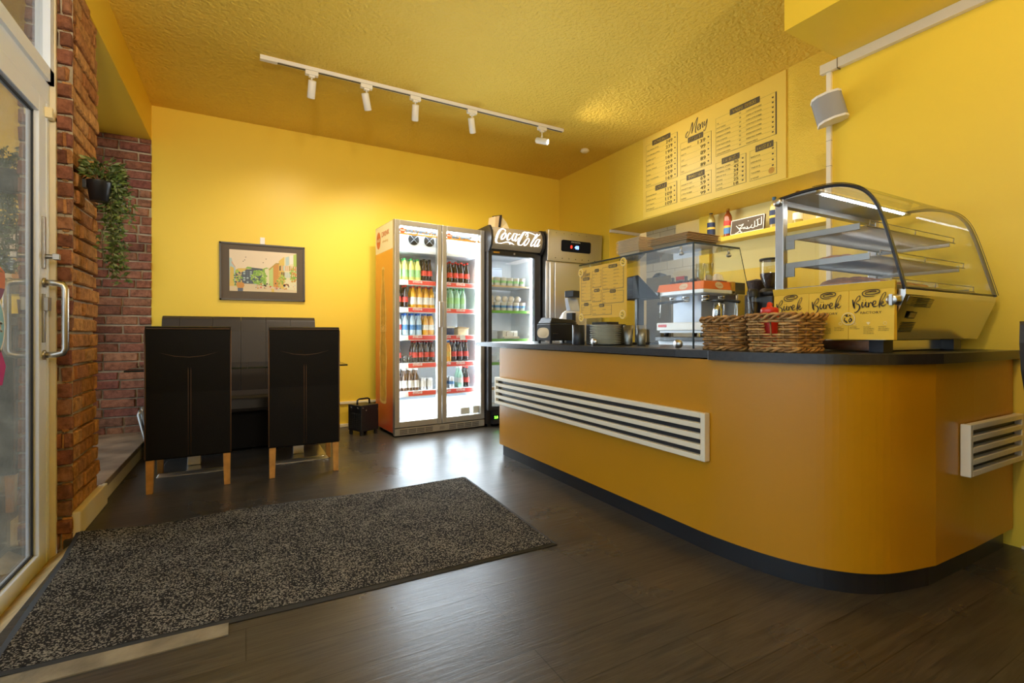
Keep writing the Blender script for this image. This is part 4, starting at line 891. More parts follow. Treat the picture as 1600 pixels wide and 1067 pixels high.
# small copy taped inside the guard
t = thing('menu_sheet', 'small yellow printed menu sheet taped to the glass guard', 'menu', (0, 0, 0)); F = Face((1.8175, 2.436, 1.052), (0, -1, 0), (0, 0, 1), 0)
m = MB(); m.box(1.8178, 1.8192, 2.012, 2.438, 1.052, 1.362); m.build('sheet', 'sheety', t); m = MB()
menu_box(m, F, .017, .115, .105, .240, 'HOVEDRETT', ['TALLERKEN STOR', 'TALLERKEN', 'BUREK', 'BUREK OST', 'SPINAT', 'SUPPE'], ['249', '239', '199', '169', '259', '169'], hand=False, th=.0025, rs=.38, tw=.065)
menu_box(m, F, .017, .115, .020, .085, 'SALAT', ['KYLLING', 'GRESK', 'OST', 'MIX'], ['119', '109', '119', '109'], hand=False, th=.0025, rs=.38, tw=.045)
menu_box(m, F, .125, .210, .180, .280, 'BARER', ['BUREK MENY', 'KJOTT', 'OST', 'SPINAT', 'MIX'], ['139', '99', '89', '89', '89'], hand=False, th=.002, rs=.38, tw=.04)
menu_box(m, F, .125, .210, .095, .163, 'SMARETTER', ['OST', 'KJOTT', 'LITEN'], ['69', '59', '49'], hand=False, th=.002, rs=.38, tw=.05)
menu_box(m, F, .220, .400, .160, .290, 'VARMT DRIKKE', [('TE', 'CAPPUCCINO'), ('HOT CHOC', 'CAFFE LATTE'), ('ESPRESSO', 'CAFFE LATTE'), ('MACCHIATO', 'MOCCA'), ('CORTADO', 'AMERICANO'), ('CAPPUCCINO', 'MELK')], ['35', '39', '42', '45', '46', '38'], True, hand=False, th=.0035, rs=.38, tw=.075)
menu_box(m, F, .220, .400, .080, .148, 'DRIKKE', [('VANN', 'JUICE'), ('BRUS', 'KAFFE'), ('AYRAN', '')], ['30', '45'], True, hand=False, th=.003, rs=.38, tw=.05)
menu_box(m, F, .125, .300, .016, .072, 'DESSERT', [('BAKLAVA', 'TULUMBA'), ('TRILECE', 'KADAIF')], ['49', '59'], True, hand=False, th=.003, rs=.38, tw=.045)
meny(m, F, .018, .246, .085, 0, .0006); m.build('lettering', ['greyink', 'bag'], t)
for i, (y, z, lb) in enumerate(((2.425, 1.335, 'round cream and yellow sticker on the small menu corner by its title'), (2.04, 1.385, 'round cream and yellow sticker above the small menu near the top glass edge'), (2.42, 1.058, 'round cream and yellow sticker under the small menu beside the napkin box'), (2.045, 1.065, 'round cream and yellow sticker on the small menu corner above the tumblers'))):
    if i == 1: z = 1.355
    F2 = Face((1.8166, y, z), (0, -1, 0), (0, 0, 1), 0); m = MB(); disc(m, F2, 0, 0, .024, 1, 0); disc(m, F2, 0, 0, .021, 0, .0004)
    for S in ([(-10, 6, 3), (-2, 10, 4), (4, 6, 3)], [(-10, -4, 4), (-2, -10, 4), (8, -8, 4)], [(2, 2, 5), (10, 0, 4)]): stroke(m, F2, S, 2, lambda X, Y: (X*.001, Y*.001), .0008)
    m.box(1.8167, 1.8174, y-.02, y+.02, z-.012, z+.012, 1)
    tag(m.build('round_sticker', ['bag', 'cream2', 'ink']), lb, 'sticker')

# ============================================================ things on the worktop behind the guard
t = thing('napkin_dispenser', 'black napkin dispenser with an oval opening of beige napkins', 'napkin dispenser', (1.90, 2.892, WT+.002))
MB().box(0, .245, 0, .185, .022, .142).build('casing', 'dark', t, bevel=.004)
F = Face((0, .185, .022), (0, -1, 0), (0, 0, 1), .002); m = MB(); poly(m, F, [(.092+.078*(abs(math.cos(a))**.7)*(1 if math.cos(a) > 0 else -1), .056+.038*(abs(math.sin(a))**.8)*(1 if math.sin(a) > 0 else -1)) for a in [2*PI*q/28 for q in range(28)]], 0, .001); m.blob(-.001, .092, .078, .006, .06, .032); m.build('napkins', 'cardi', t)
m = MB(); rect(m, F, .004, .181, .004, .116, 0); m.build('face_plate', 'rubber', t)
m = MB(); m.hexa([(.0, .0, .146), (.24, .0, .146), (.24, .17, .146), (.0, .17, .146)], [(.02, .01, .185), (.215, .01, .172), (.215, .15, .172), (.02, .15, .19)]); m.build('lid', 'dark', t, bevel=.006)
feet(t, [(x, x+.015, y, y+.015, 0, .023) for x in (.008, .222) for y in (.01, .165)]); m = MB(); F = Face((0, 0, .07), (1, 0, 0), (0, 0, 1), .0015); rect(m, F, .02, .065, 0, .003); m.build('badge', 'steel', t)
p0 = MB(); p0.lathe([(.04, 0), (.05, .001), (.094, .0095), (.096, .012), (.093, .0125), (.05, .004), (0, .0035)], 0, 0, 28)
P_ = None; NTH = ['bottom one']+[q+' from the bottom' for q in ('second', 'third', 'fourth', 'fifth', 'sixth', 'seventh', 'eighth', 'ninth', 'tenth')]+['top one']
for i in range(11):
    z = WT+.003+i*.0112
    lb = 'grey plate behind the glass guard, '+NTH[i]+' of its stack'
    if P_ is None: P_ = tag(p0.build('plate', 'plate', loc=(1.945, 2.345, z)), lb, 'plate', 'stack of plates on the worktop')
    else: dup(P_, (1.945+rnd.uniform(-.002, .002), 2.345+rnd.uniform(-.002, .002), z), label=lb)
tm = MB(); tm.lathe([(.0, 0), (.021, 0), (.024, .01), (.030, .122), (.027, .122), (.022, .012), (0, .01)], 0, 0, 20)
T_ = tag(tm.build('tumbler', 'steel2', loc=(2.005, 2.205, WT+.002)), 'grey metal tumbler beside the plate stack, the one nearer the plates', 'tumbler', 'metal tumblers by the plates')
dup(T_, (2.07, 2.165, WT+.002), label='grey metal tumbler beside the plate stack, the one farther from the plates')
m = MB(); m.lathe([(.0, 0), (.038, 0), (.04, .004), (.04, .128), (.037, .128), (.036, .01), (0, .008)], 0, 0, 20); tag(m.build('utensil_pot', 'dark', loc=(1.90, 2.56, WT+.002)), 'dark round utensil pot between the napkin dispenser and the plates', 'pot')
m = MB(); m.box(0, .15, 0, .24, 0, .135); t = thing('receipt_printer', 'black receipt printer behind the lower edge of the small menu', 'printer', (2.06, 2.45, WT+.002)); m.build('casing', 'dark', t, bevel=.006); MB().box(.02, .12, .04, .2, .135, .15).build('paper_cover', 'rubber', t, bevel=.003)
t = thing('till_screen', 'black tilted till screen on a stand seen through the glass guard', 'monitor', (2.27, 2.43, WT+.002), -.25)
m = MB(); m.hexa([(-.03, -.11, .30), (.12, -.11, .30), (.12, .13, .30), (-.03, .13, .30)], [(-.06, -.11, .44), (-.04, -.11, .45), (-.04, .13, .45), (-.06, .13, .44)]); m.build('screen', 'screen', t, bevel=.004); m = MB(); m.bar((.03, 0, .0), (.03, 0, .30), .05, .03); m.box(-.05, .12, -.09, .09, 0, .015); m.build('stand', 'dark', t)
t = thing('card_terminal', 'pale blue and white card reader standing behind the napkin dispenser', 'card reader', (2.19, 3.02, WT+.002), .2)
m = MB(); m.box(-.02, .02, -.01, .05, 0, .23); m.build('stand', 'dark', t); m = MB(); m.hexa([(-.05, -.02, .245), (.06, -.02, .245), (.06, .02, .245), (-.05, .02, .245)], [(-.04, .02, .345), (.07, .02, .345), (.07, .05, .345), (-.04, .05, .345)]); m.build('paper', 'greyt', t, bevel=.002); m = MB(); m.box(-.03, .07, -.03, .06, .35, .40); m.build('display', 'dark', t, bevel=.004)
m = MB(); m.lathe([(.0, 0), (.10, 0), (.11, .02), (.11, .19), (.10, .205), (.085, .235), (.045, .265), (0, .27)], 0, 0, 24); tag(m.build('white_canister', 'ceramic', loc=(2.29, 3.16, WT+.002)), 'white domed canister behind the napkin dispenser lid', 'canister')
# cardboard trays on the guard
def tray(w, d, h=.03):
    m = MB(); m.box(-w*1.06, w*1.06, -d*1.06, d*1.06, h-.003, h) if 0 else None; o = [(-w, -d), (w, -d), (w, d), (-w, d)]; i_ = [(-w*.80, -d*.76), (w*.80, -d*.76), (w*.80, d*.76), (-w*.80, d*.76)]
    for a in ((-w*1.08, w*1.08, -d*1.09, -d), (-w*1.08, w*1.08, d, d*1.09), (-w*1.08, -w, -d, d), (w, w*1.08, -d, d)): m.box(*a, h-.0018, h)
    V = [(x, y, 0) for x, y in i_]+[(x, y, h) for x, y in o]+[(x*.985, y*.985, h) for x, y in o]+[(x*.985, y*.985, .002) for x, y in i_]
    m.add(V, [(3, 2, 1, 0)]+[(j, (j+1) % 4, 4+(j+1) % 4, 4+j) for j in range(4)]+[(4+j, 4+(j+1) % 4, 8+(j+1) % 4, 8+j) for j in range(4)]+[(8+j, 8+(j+1) % 4, 12+(j+1) % 4, 12+j) for j in range(4)]+[(12, 13, 14, 15)]); return m
A_ = None
for i in range(5):
    z = GZ+.0065+i*.008
    if not A_: A_ = tag(tray(.11, .12).build('cardboard_tray', 'card', loc=(1.965, 1.755, z)), 'brown cardboard tray in the wide stack on the guard corner, bottom one', 'tray', 'wide cardboard trays on the glass guard')
    else: dup(A_, (1.965+rnd.uniform(-.003, .003), 1.755+rnd.uniform(-.003, .003), z), rnd.uniform(-.015, .015), 'brown cardboard tray in the wide stack on the guard corner, '+(NTH[i] if i < 4 else 'top one'))
A_ = None
for i in range(9):
    z = GZ+.0065+i*.0088
    if not A_: A_ = tag(tray(.10, .085, .035).build('cardboard_tray', 'cardi', loc=(1.99, 2.08, z)), 'pale cardboard tray in the taller stack on the guard, bottom one', 'tray', 'tall stack of cardboard trays on the glass guard')
    else: dup(A_, (1.99+rnd.uniform(-.003, .003), 2.08+rnd.uniform(-.003, .003), z), rnd.uniform(-.02, .02), 'pale cardboard tray in the taller stack on the guard, '+(NTH[i] if i < 8 else 'top one'))
# ============================================================ double drinks fridge
FA = math.radians(4.3); W, Dp, Hh = .95, .56, 2.02
t = thing('drinks_fridge', 'tall double-door glass drinks fridge with orange printed side and red shelf strips', 'fridge', (1.20, 4.43, 0), FA)
m = MB(); m.box(0, .045, .045, Dp, .03, Hh); m.box(W-.045, W, .045, Dp, .03, Hh); m.box(.045, W-.045, Dp-.03, Dp, .03, Hh); m.box(.045, W-.045, .045, Dp-.03, Hh-.05, Hh); m.box(.045, W-.045, .045, Dp-.03, .03, .12)
m.build('cabinet', 'alu', t)
m = MB(); m.sheet([(.047, .05, .13), (.047, .05, 1.97), (.047, Dp-.032, 1.97), (.047, Dp-.032, .13)]); m.sheet([(W-.047, .05, .13), (W-.047, .05, 1.97), (W-.047, Dp-.032, 1.97), (W-.047, Dp-.032, .13)])
m.box(.046, W-.046, Dp-.034, Dp-.032, .12, 1.97); m.box(.046, W-.046, .05, Dp-.03, .118, .122); m.box(.046, W-.046, .05, Dp-.03, 1.965, 1.97); m.box(.05, W-.05, .30, .50, .122, .30); m.build('interior_liner', 'interior', t)
m = MB(); m.box(.05, .60, .10, .30, 1.77, 1.93); m.box(.60, W-.05, .22, .30, 1.77, 1.95); m.box(.05, W-.05, .08, .30, 1.735, 1.765); fu = m.build('fan_unit', 'alup', t, bevel=.004)
for x in (.225, .385):
    m = MB(); m.T = Matrix.Translation((0, 0, 0)); m.lathe([(0, .094), (.052, .094), (.055, .10)], x, -1.865, 24, m=0, axis='y'); m.v = [(a, b, abs(c)) for a, b, c in m.v]
    for k in range(4): a = PI/4+k*PI/2; m.rod((x, .092, 1.865), (x+.05*math.cos(a), .092, 1.865+.05*math.sin(a)), .002, 4, m=1)
    m.build('fan', ['rubber', 'alup'], fu)
# printed side
Fs = Face((0, Dp, 0), (0, -1, 0), (0, 0, 1), .001)
m = MB(); rect(m, Fs, 0, Dp-.05, .035, 1.755, 0); rect(m, Fs, 0, Dp-.05, 1.755, 2.015, 1, 0)
sil = [(0, .30), (.062, .31), (.075, .36), (.070, .52), (.082, .70), (.078, .82), (.060, .93), (.066, 1.02), (.070, 1.12), (.058, 1.26), (.038, 1.40), (.026, 1.50), (.030, 1.55), (.027, 1.58), (0, 1.59)]
def silh(sc, dx=0): return [(.235+x*sc+dx, z) for x, z in sil]+[(.235-x*sc+dx, z) for x, z in sil[::-1]]
def strip_sil(k, l, sc, z0=-.0, j=0, rs=None):
    rz = random.Random(9)
    L = cat([(x*sc, (z-.95)*(1+(sc-1)*.12)+.95) for x, z in sil], 4); jt = [(rz.uniform(-j, j), rz.uniform(-j, j)) for _ in L]; V = []
    for (x, z), q in zip(L, jt): V += [Fs.p(.235-x-q[0], z, l), Fs.p(.235+x+q[1], z, l)]
    m.add(V, [(2*i, 2*i+1, 2*i+3, 2*i+2) for i in range(len(L)-1)], k)
strip_sil(2, .0008, 1.3, j=.006); strip_sil(3, .0012, 1.0); 
for x in (-.045, -.02, .012, .04): stroke(m, Fs, [(.235+x*.5, 1.45, .0004), (.235+x, 1.2, .004), (.235+x*1.2, .8, .004), (.235+x, .4, .0004)], 4, None, .0015)
coke(m, Fs, .145, .965, .20, 2, .0018)
disc(m, Fs, .095, 1.885, .062, 5, .0008, ry=.085); coke(m, Fs, .045, 1.865, .10, 1, .0014)
text(m, Fs, 'DRINK', .195, 1.905, .07, 5, .215, l=.001, bold=.004); text(m, Fs, 'refreshing', .21, 1.845, .035, 6, .17, l=.001)
m.build('printed_side', ['grad', 'cream2', 'haze', 'gold', 'pastry', 'reddisc', 'or2'] if 0 else ['grad', 'cream2', 'haze', 'gold', 'pastry', 'reddisc', 'gold'], t)
m = MB(); m.sheet([Fs.p(Dp-.05, .03), Fs.p(Dp, .03), Fs.p(Dp, 2.02), Fs.p(Dp-.05, 2.02)]); m.build('side_trim', 'alu', t)
# doors
def fr_door(x0, x1, hinge_left):
    fw = .046; d = MB(); z0, z1 = .085, 2.015
    d.box(x0, x0+fw, -.005, .04, z0, z1); d.box(x1-fw, x1, -.005, .04, z0, z1); d.box(x0+fw, x1-fw, -.005, .04, z0, z0+.055); d.box(x0+fw, x1-fw, -.005, .04, z1-.05, z1)
    o = d.build('door', 'alu', t, bevel=.004)
    g = MB(); g.box(x0+fw, x1-fw, .012, .016, z0+.055, z1-.05); g.build('door_glass', 'glass', o)
    h = MB(); hx = x1-.034 if hinge_left else x0+.004; h.box(hx, hx+.030, -.026, -.004, 1.02, 1.27); h.build('handle', 'alu', o, bevel=.004)
    F = Face((x0+fw, .0105, 0), (1, 0, 0), (0, 0, 1), .001); b = MB(); w = x1-x0-2*fw; rg = random.Random(int(x0*100)+3)
    rect(b, F, 0, w, 1.885, 1.90, 0)
    for i in range(60): disc(b, F, .05+(w-.06)*rg.random(), 1.888+abs(rg.gauss(0, .022)), rg.uniform(.003, .008), 0, .0003*rg.random(), n=8)
    disc(b, F, .032, 1.922, .028, 1, .0006); coke(b, F, .010, 1.914, .045, 2, .0009); b.build('door_banner', ['gold', 'reddisc', 'whitelabel'], o)
    return o
fr_door(.0, .472, True); fr_door(.478, .95, False)
m = MB(); m.box(.0, W, -.002, .05, .012, .078)
kp = m.build('kick_grille', 'alu', t, bevel=.003); m = MB()
for g0 in (.05, .135, .22, .305, .555, .64, .725, .81):
    for i in range(6):
        for j in range(3): m.box(g0+i*.0125, g0+i*.0125+.008, -.0035, -.001, .024+j*.016, .034+j*.016)
m.build('grille_holes', 'dark', kp); m = MB(); m.box(.45, .50, -.006, -.001, .03, .06); m.build('name_plate', 'steel2', kp)
feet(t, [(x, x+.04, y, y+.04, 0, .03) for x in (.03, .88) for y in (.05, .48)])
m = MB(); m.box(W-.062, W-.05, .052, .066, .16, 1.93); m.box(.050, .058, .052, .062, .16, 1.93); m.box(.07, W-.07, .055, .075, 1.955, 1.963); m.build('led_strip', 'led', t)
SZ = [1.475, 1.212, .945, .678, .408]
for i, z in enumerate(SZ):
    s = MB(); s.box(.055, .885, .10, .50, z-.014, z-.004)
    for k in range(6): s.box(.06, .88, .115+k*.07, .12+k*.07, z-.004, z-.001)
    so = s.build('shelf', 'alup', t)
    q = MB(); q.hexa([(.055, .080, z-.052), (.885, .080, z-.052), (.885, .086, z-.052), (.055, .086, z-.052)], [(.055, .092, z-.002), (.885, .092, z-.002), (.885, .10, z-.002), (.055, .10, z-.002)])
    Fq = Face((.055, .080, z-.052), (1, 0, 0), (0, .012, .05), .001)
    rect(q, Fq, 0, .11, .006, .048, 1); rect(q, Fq, .11, .66 if i == 2 else .83, .006, .048, 2)
    if i == 2: rect(q, Fq, .72, .83, .006, .048, 2)
    for x in (.155, .46, .62): coke(q, Fq, x, .016, .10, 1, .0008, 2)
    q.build('price_rail', ['white', 'white', 'redlabel'], so)
m = MB(); m.box(.70, .80, .040, .045, .145, .21); m.box(.84, .92, .04, .045, .145, .22); m.build('notice', 'paper', t)

# bottles
R4 = Matrix.Rotation(FA, 4, 'Z'); FO = Vector((1.20, 4.43, 0))
def fw_(x, y, z): return tuple(FO+R4 @ Vector((x, y, z)))
PROF = dict(
 glassb=[(0, 0), (.026, 0), (.029, .006), (.030, .05), (.026, .085), (.0285, .115), (.020, .15), (.0125, .175), (.012, .20)],
 pet=[(0, 0), (.028, 0), (.031, .006), (.031, .05), (.028, .08), (.031, .11), (.027, .14), (.014, .175), (.013, .195)],
 beerb=[(0, 0), (.028, 0), (.030, .006), (.030, .115), (.026, .135), (.014, .165), (.013, .20)],
 can=[(0, 0), (.024, 0), (.031, .008), (.031, .108), (.026, .118), (0, .118)],
 glasst=[(0, 0), (.026, 0), (.032, .07), (.029, .07), (.024, .006)])
def bottle(kind, body, capm, labm, label, group, lab=(.05, .10), nm='bottle', cat_='bottle', n=14):
    t = thing(nm, label, cat_, (0, 0, 0), 0, group); m = MB(); p = PROF[kind]; m.lathe(p, 0, 0, n); m.build(nm+'_body', body, t)
    if labm:
        m = MB(); rad = [r for r, z in p if lab[0]-.03 <= z <= lab[1]+.03]
        def rr_(z):
            for (r0, z0), (r1, z1) in zip(p[:-1], p[1:]):
                if z0 <= z <= z1 and z1 > z0: return r0+(r1-r0)*(z-z0)/(z1-z0)
            return p[-1][0]
        m.lathe([(rr_(lab[0]+(lab[1]-lab[0])*k/4)+.0008, lab[0]+(lab[1]-lab[0])*k/4) for k in range(5)], 0, 0, n, caps=False); m.build('label', labm, t)
    if capm: z = p[-1][1]; m = MB(); m.lathe([(.0145, z-.004), (.0145, z+.014), (0, z+.014)], 0, 0, n, caps=False); m.build('cap', capm, t)
    return t
ORD = ['leftmost', 'second from left', 'third from left', 'fourth from left', 'fifth from left', 'sixth from left']
def row(spec, xs, z, y=.14, second=True):
    first = None; base = spec[0][4]; one = len(xs) == 1
    for i, x in enumerate(xs):
        for j, yy in enumerate((y, y+.07) if second else (y,)):
            if first is None: first = r_ = bottle(*spec[0], **spec[1]); first.location = fw_(x, yy, z)
            else: r_ = dup(first, fw_(x, yy, z))
            r_['label'] = base+(', '+('front', 'rear')[j]+' row' if second else '')+('' if one else ', '+ORD[i])
def S(*a, **k): return (a, k)
G = 'bottles in the double drinks fridge, '
row(S('pet', 'lemon', 'greencap', 'greenlabel', 'yellow-green soda bottle on the top fridge shelf', G+'lemon soda', lab=(.03, .10)), [.085, .150, .215, .280], SZ[0])
row(S('glassb', 'cola', 'dark', 'redlabel', 'cola bottle with black cap on the top fridge shelf', G+'top cola left'), [.345, .405], SZ[0])
row(S('glassb', 'cola', 'red', 'redlabel', 'cola bottle, top shelf of the right fridge door', G+'top cola right'), [.56, .625, .69, .755, .82], SZ[0])
row(S('glassb', 'cola', 'red', 'redlabel', 'cola bottle, second shelf of the left fridge door', G+'second shelf cola'), [.085, .155], SZ[1])
row(S('pet', 'orange', 'red', 'whitelabel', 'orange soda bottle on the second fridge shelf', G+'orange soda', lab=(.03, .10)), [.235, .30, .365, .425], SZ[1])
row(S('pet', 'greenb', 'greencap', 'greenlabel', 'clear green bottle on the second fridge shelf', G+'clear green soda', lab=(.05, .11)), [.565, .635, .705, .775], SZ[1])
row(S('pet', 'clear', 'blue', 'redlabel', 'clear red-labelled bottle, far left of the third fridge shelf', G+'clear red label'), [.085], SZ[2])
row(S('pet', 'water', 'blue', 'bluelabel', 'blue water bottle on the third fridge shelf', G+'water', lab=(.05, .10)), [.155, .225, .290], SZ[2])
row(S('pet', 'orange', 'blue', 'whitelabel', 'orange juice bottle on the third fridge shelf', G+'juice', lab=(.05, .10)), [.36, .42], SZ[2])
row(S('glassb', 'cola', 'red', 'redlabel', 'single dark cola bottle at the far left of the fourth fridge shelf', G+'lone cola'), [.085], SZ[3])
row(S('glassb', 'cola', 'red', 'redlabel', 'cola bottle, fourth shelf of the left fridge door', G+'fourth shelf cola left'), [.25, .31, .37, .43], SZ[3])
row(S('glasst', 'jar', None, None, 'empty low glass on the fourth fridge shelf', 'low glasses in the fridge', nm='drinking_glass', cat_='glass'), [.15, .20], SZ[3], second=False)
row(S('pet', 'orange', 'blue', 'syl', 'yellow juice bottle on the fourth fridge shelf', G+'yellow juice', lab=(.05, .10)), [.545, .61], SZ[3])
row(S('glassb', 'cola', 'red', 'redlabel', 'cola bottle, fourth shelf of the right fridge door', G+'fourth shelf cola right'), [.67, .74, .81], SZ[3])
row(S('beerb', 'beer', 'whitelabel', 'whitelabel', 'brown beer bottle on the bottom fridge shelf', G+'beer', lab=(.03, .10)), [.085, .145, .205, .265], SZ[4])
row(S('can', 'can', None, 'whitelabel', 'silver can, bottom shelf of the left fridge door', G+'cans left', lab=(.03, .09), nm='drinks_can', cat_='can'), [.335, .405], SZ[4])
row(S('can', 'can', None, 'bluelabel', 'silver and blue can, bottom shelf of the right fridge door', G+'cans right', lab=(.04, .07), nm='drinks_can', cat_='can'), [.56, .64], SZ[4])
row(S('glassb', 'greenb', 'whitelabel', 'whitelabel', 'clear green bottle beside the single cola, bottom shelf of the right fridge door', G+'lone green'), [.745], SZ[4])
row(S('glassb', 'cola', 'red', 'redlabel', 'single dark cola bottle at the right end of the bottom shelf', G+'bottom cola'), [.82], SZ[4])
t = thing('tub', 'small white tub with dark label on the third shelf of the right fridge door', 'tub', fw_(.64, .16, SZ[2])); m = MB(); m.lathe([(0, 0), (.04, 0), (.045, .075)], 0, 0, 18); m.build('tub_body', 'navy', t); m = MB(); m.lathe([(.047, .07), (.047, .085), (0, .085)], 0, 0, 18, caps=False); m.build('lid', 'white', t)
t = thing('open_box', 'open cardboard box beside the small tub on the third fridge shelf', 'box', fw_(.77, .17, SZ[2]), FA); m = MB(); m.box(-.06, .06, -.05, .05, 0, .065); m.build('carton', 'cardi', t); m = MB(); m.hexa([(-.062, -.05, .066), (.062, -.05, .066), (.062, .05, .066), (-.062, .05, .066)], [(-.062, -.07, .085), (.062, -.07, .075), (.062, .05, .072), (-.062, .05, .072)]); m.build('flap', 'card', t)

# ============================================================ single cooler
cx0, cw_, cy0 = 2.155, .63, 4.45
t = thing('display_cooler', 'black single-door cooler with lit white logo header beside the steel fridge', 'fridge', (cx0, cy0, 0)); W2, H2, D2 = cw_, 2.05, .58
m = MB(); m.box(0, .06, .04, D2, .03, 1.98); m.box(W2-.06, W2, .04, D2, .03, 1.98); m.box(.06, W2-.06, D2-.04, D2, .03, 1.98); m.box(.06, W2-.06, .04, D2-.04, 1.80, 1.98); m.box(.06, W2-.06, .0, D2-.04, .03, .17); m.build('cabinet', 'dark', t)
m = MB(); m.box(.062, W2-.062, D2-.045, D2-.042, .17, 1.80); m.box(.060, .063, .05, D2-.04, .17, 1.80); m.box(W2-.063, W2-.060, .05, D2-.04, .17, 1.80); m.box(.062, W2-.062, .05, D2-.04, .168, .172); m.box(.062, W2-.062, .05, D2-.04, 1.795, 1.80); m.build('interior_liner', 'interior', t)
m = MB(); m.box(0, .045, -.02, .035, .175, 1.81); m.box(W2-.075, W2, -.02, .035, .175, 1.81); m.box(.045, W2-.075, -.02, .035, .175, .215); m.box(.045, W2-.075, -.02, .035, 1.765, 1.81); d_ = m.build('door', 'dark', t, bevel=.004)
MB().box(.045, W2-.075, .0, .004, .215, 1.765).build('door_glass', 'glass', d_)
m = MB(); m.rod((W2*.48, -.03, 1.79), (W2*.48, -.018, 1.79), .01); m.build('lock', 'steel', d_); m = MB(); m.box(.06, .13, -.023, -.02, 1.785, 1.80); m.build('badge', 'gold', d_)
hp = [(-.035, 1.825), (-.075, 1.87), (-.09, 1.93), (-.08, 1.99), (-.045, 2.045), (.3, 2.05), (.3, 1.825)]
m = MB(); m.prism(hp, 0, .018, W2-.018, smooth=False); m.build('header', 'headp', t)
for a, b in ((-.004, .018), (W2-.018, W2+.004)):
    m = MB(); m.prism([(.0+(-.045), 1.80), (-.09, 1.86), (-.105, 1.93), (-.095, 2.0), (-.05, 2.06), (.3, 2.06), (.3, 1.80)], 0, a, b); m.build('header_end_cap', 'dark', t, bevel=.004)
m = MB()
class Curved(Face):
    def p(s, x, y, l=0):
        L = [(-.035, 1.825), (-.062, 1.85), (-.080, 1.89), (-.090, 1.93), (-.087, 1.965), (-.072, 2.005), (-.045, 2.045)]; z = min(max(y, 1.826), 2.044)
        for (a, b), (c, d) in zip(L[:-1], L[1:]):
            if b <= z <= d: yy = a+(c-a)*(z-b)/(d-b); break
        return (x, yy-.003-l, z)
Fc = Curved((0, 0, 0), (1, 0, 0), (0, 0, 1))
s_ = .555/1080
for S_ in COKE: stroke(m, Fc, [(a, -(b-.1*(a-230)), c*.78) for a, b, c in S_], 0, lambda X, Y: (.042+(X-230)*s_, 1.842+(Y+800)*.00044), 0, 7)
m.build('lit_logo', 'logo', t)
m = MB(); m.box(W2-.082, W2-.076, .045, .06, .22, 1.76); m.box(.05, .056, .045, .06, .22, 1.76); m.box(.08, W2-.09, .05, .065, 1.775, 1.785); m.build('led_strip', 'led', t)
m = MB(); m.box(.05, .16, -.003, .0, .075, .125); m.build('display', 'screen', t); F = Face((.05, -.004, .075), (1, 0, 0), (0, 0, 1), .0); m = MB(); text(m, F, '2.8', .03, .012, .034, 0, bold=.002); m.build('digits', 'ledgreen', t)
feet(t, [(x, x+.04, y, y+.04, 0, .03) for x in (.03, W2-.08) for y in (.05, D2-.1)])
SH = [1.468, 1.205, .905, .66, .40]
for i, z in enumerate(SH):
    s = MB(); s.box(.065, W2-.065, .09, .50, z-.012, z-.003)
    for k in range(14): s.box(.075+k*.034, .079+k*.034, .09, .50, z-.003, z-.0005)
    so = s.build('shelf', 'alup', t)
    q = MB(); q.box(.065, W2-.065, .078, .09, z-.03 if i else z-.018, z-.001); q.build('shelf_edge', 'green' if i in (1, 2, 3) else 'card', so)
def cup(label, group, mat2, nm='yoghurt_cup'):
    t = thing(nm, label, 'cup', (0, 0, 0), 0, group); m = MB(); m.lathe([(0, 0), (.028, 0), (.036, .085), (.037, .088), (0, .088)], 0, 0, 16); m.build('cup_body', 'white', t)
    m = MB(); m.lathe([(.0315, .03), (.0338, .055)], 0, 0, 16, caps=False); m.build('label', mat2, t); return t
for k, (z, lab_, gr, mm, y0) in enumerate(((SH[0], 'green-labelled yoghurt cup in the single cooler', 'yoghurt cups, upper shelf', 'greenlabel', 0), (SH[1], 'blue-labelled yoghurt cup in the single cooler', 'yoghurt cups, lower shelf', 'bluelabel', 0))):
    f_ = None
    for i in range(6):
        for y in (.14, .22):
            l = (cx0+.105+i*.077, cy0+y, z)
            if f_ is None: f_ = c_ = cup(lab_, gr, mm); f_.location = l
            else: c_ = dup(f_, l)
            c_['label'] = lab_+(', front row, ' if y < .2 else ', rear row, ')+ORD[i]
f_ = None
for i in range(5):
    if f_ is None:
        m = MB(); m.blob(0, 0, 0, .034, .034, .034); f_ = tag(m.build('upturned_cup', 'white', loc=(cx0+.12+i*.08, cy0+.15, SH[1]+.125)), 'round white cup lying on the lower yoghurt cups, leftmost', 'cup', 'cups lying on the yoghurt cups')
    else: dup(f_, (cx0+.12+i*.08, cy0+.15, SH[1]+.125), label='round white cup lying on the lower yoghurt cups, '+ORD[i])
m = MB(); m.box(.08, .33, .30, .45, 0, .20); m.box(.078, .332, .298, .452, .2, .215); tag(m.build('storage_tub', 'greyt', bevel=.008, loc=(cx0, cy0, SH[0])), 'large translucent tub behind the cups on the upper shelf of the single cooler', 'tub')
t = thing('white_box', 'white box with wire handle on the green-edged shelf of the single cooler', 'box', (cx0+.34, cy0+.20, SH[2])); MB().box(-.09, .09, -.07, .07, 0, .085).build('carton', 'white', t, bevel=.006); MB().tube([(-.05, -.072, .03), (-.055, -.085, .075), (.03, -.085, .075), (.035, -.072, .03)], .004, 6).build('handle', 'steel', t)
m = MB(); m.box(-.06, .06, -.06, .06, 0, .09); tag(m.build('white_box', 'greyt', bevel=.005, loc=(cx0+.13, cy0+.20, SH[2])), 'plain pale box left of the handled box in the single cooler', 'box')
m = MB(); m.box(-.06, .06, -.06, .06, 0, .07); tag(m.build('white_box', 'greyt', bevel=.005, loc=(cx0+.13, cy0+.20, SH[3])), 'pale box low in the single cooler, below the worktop line', 'box')
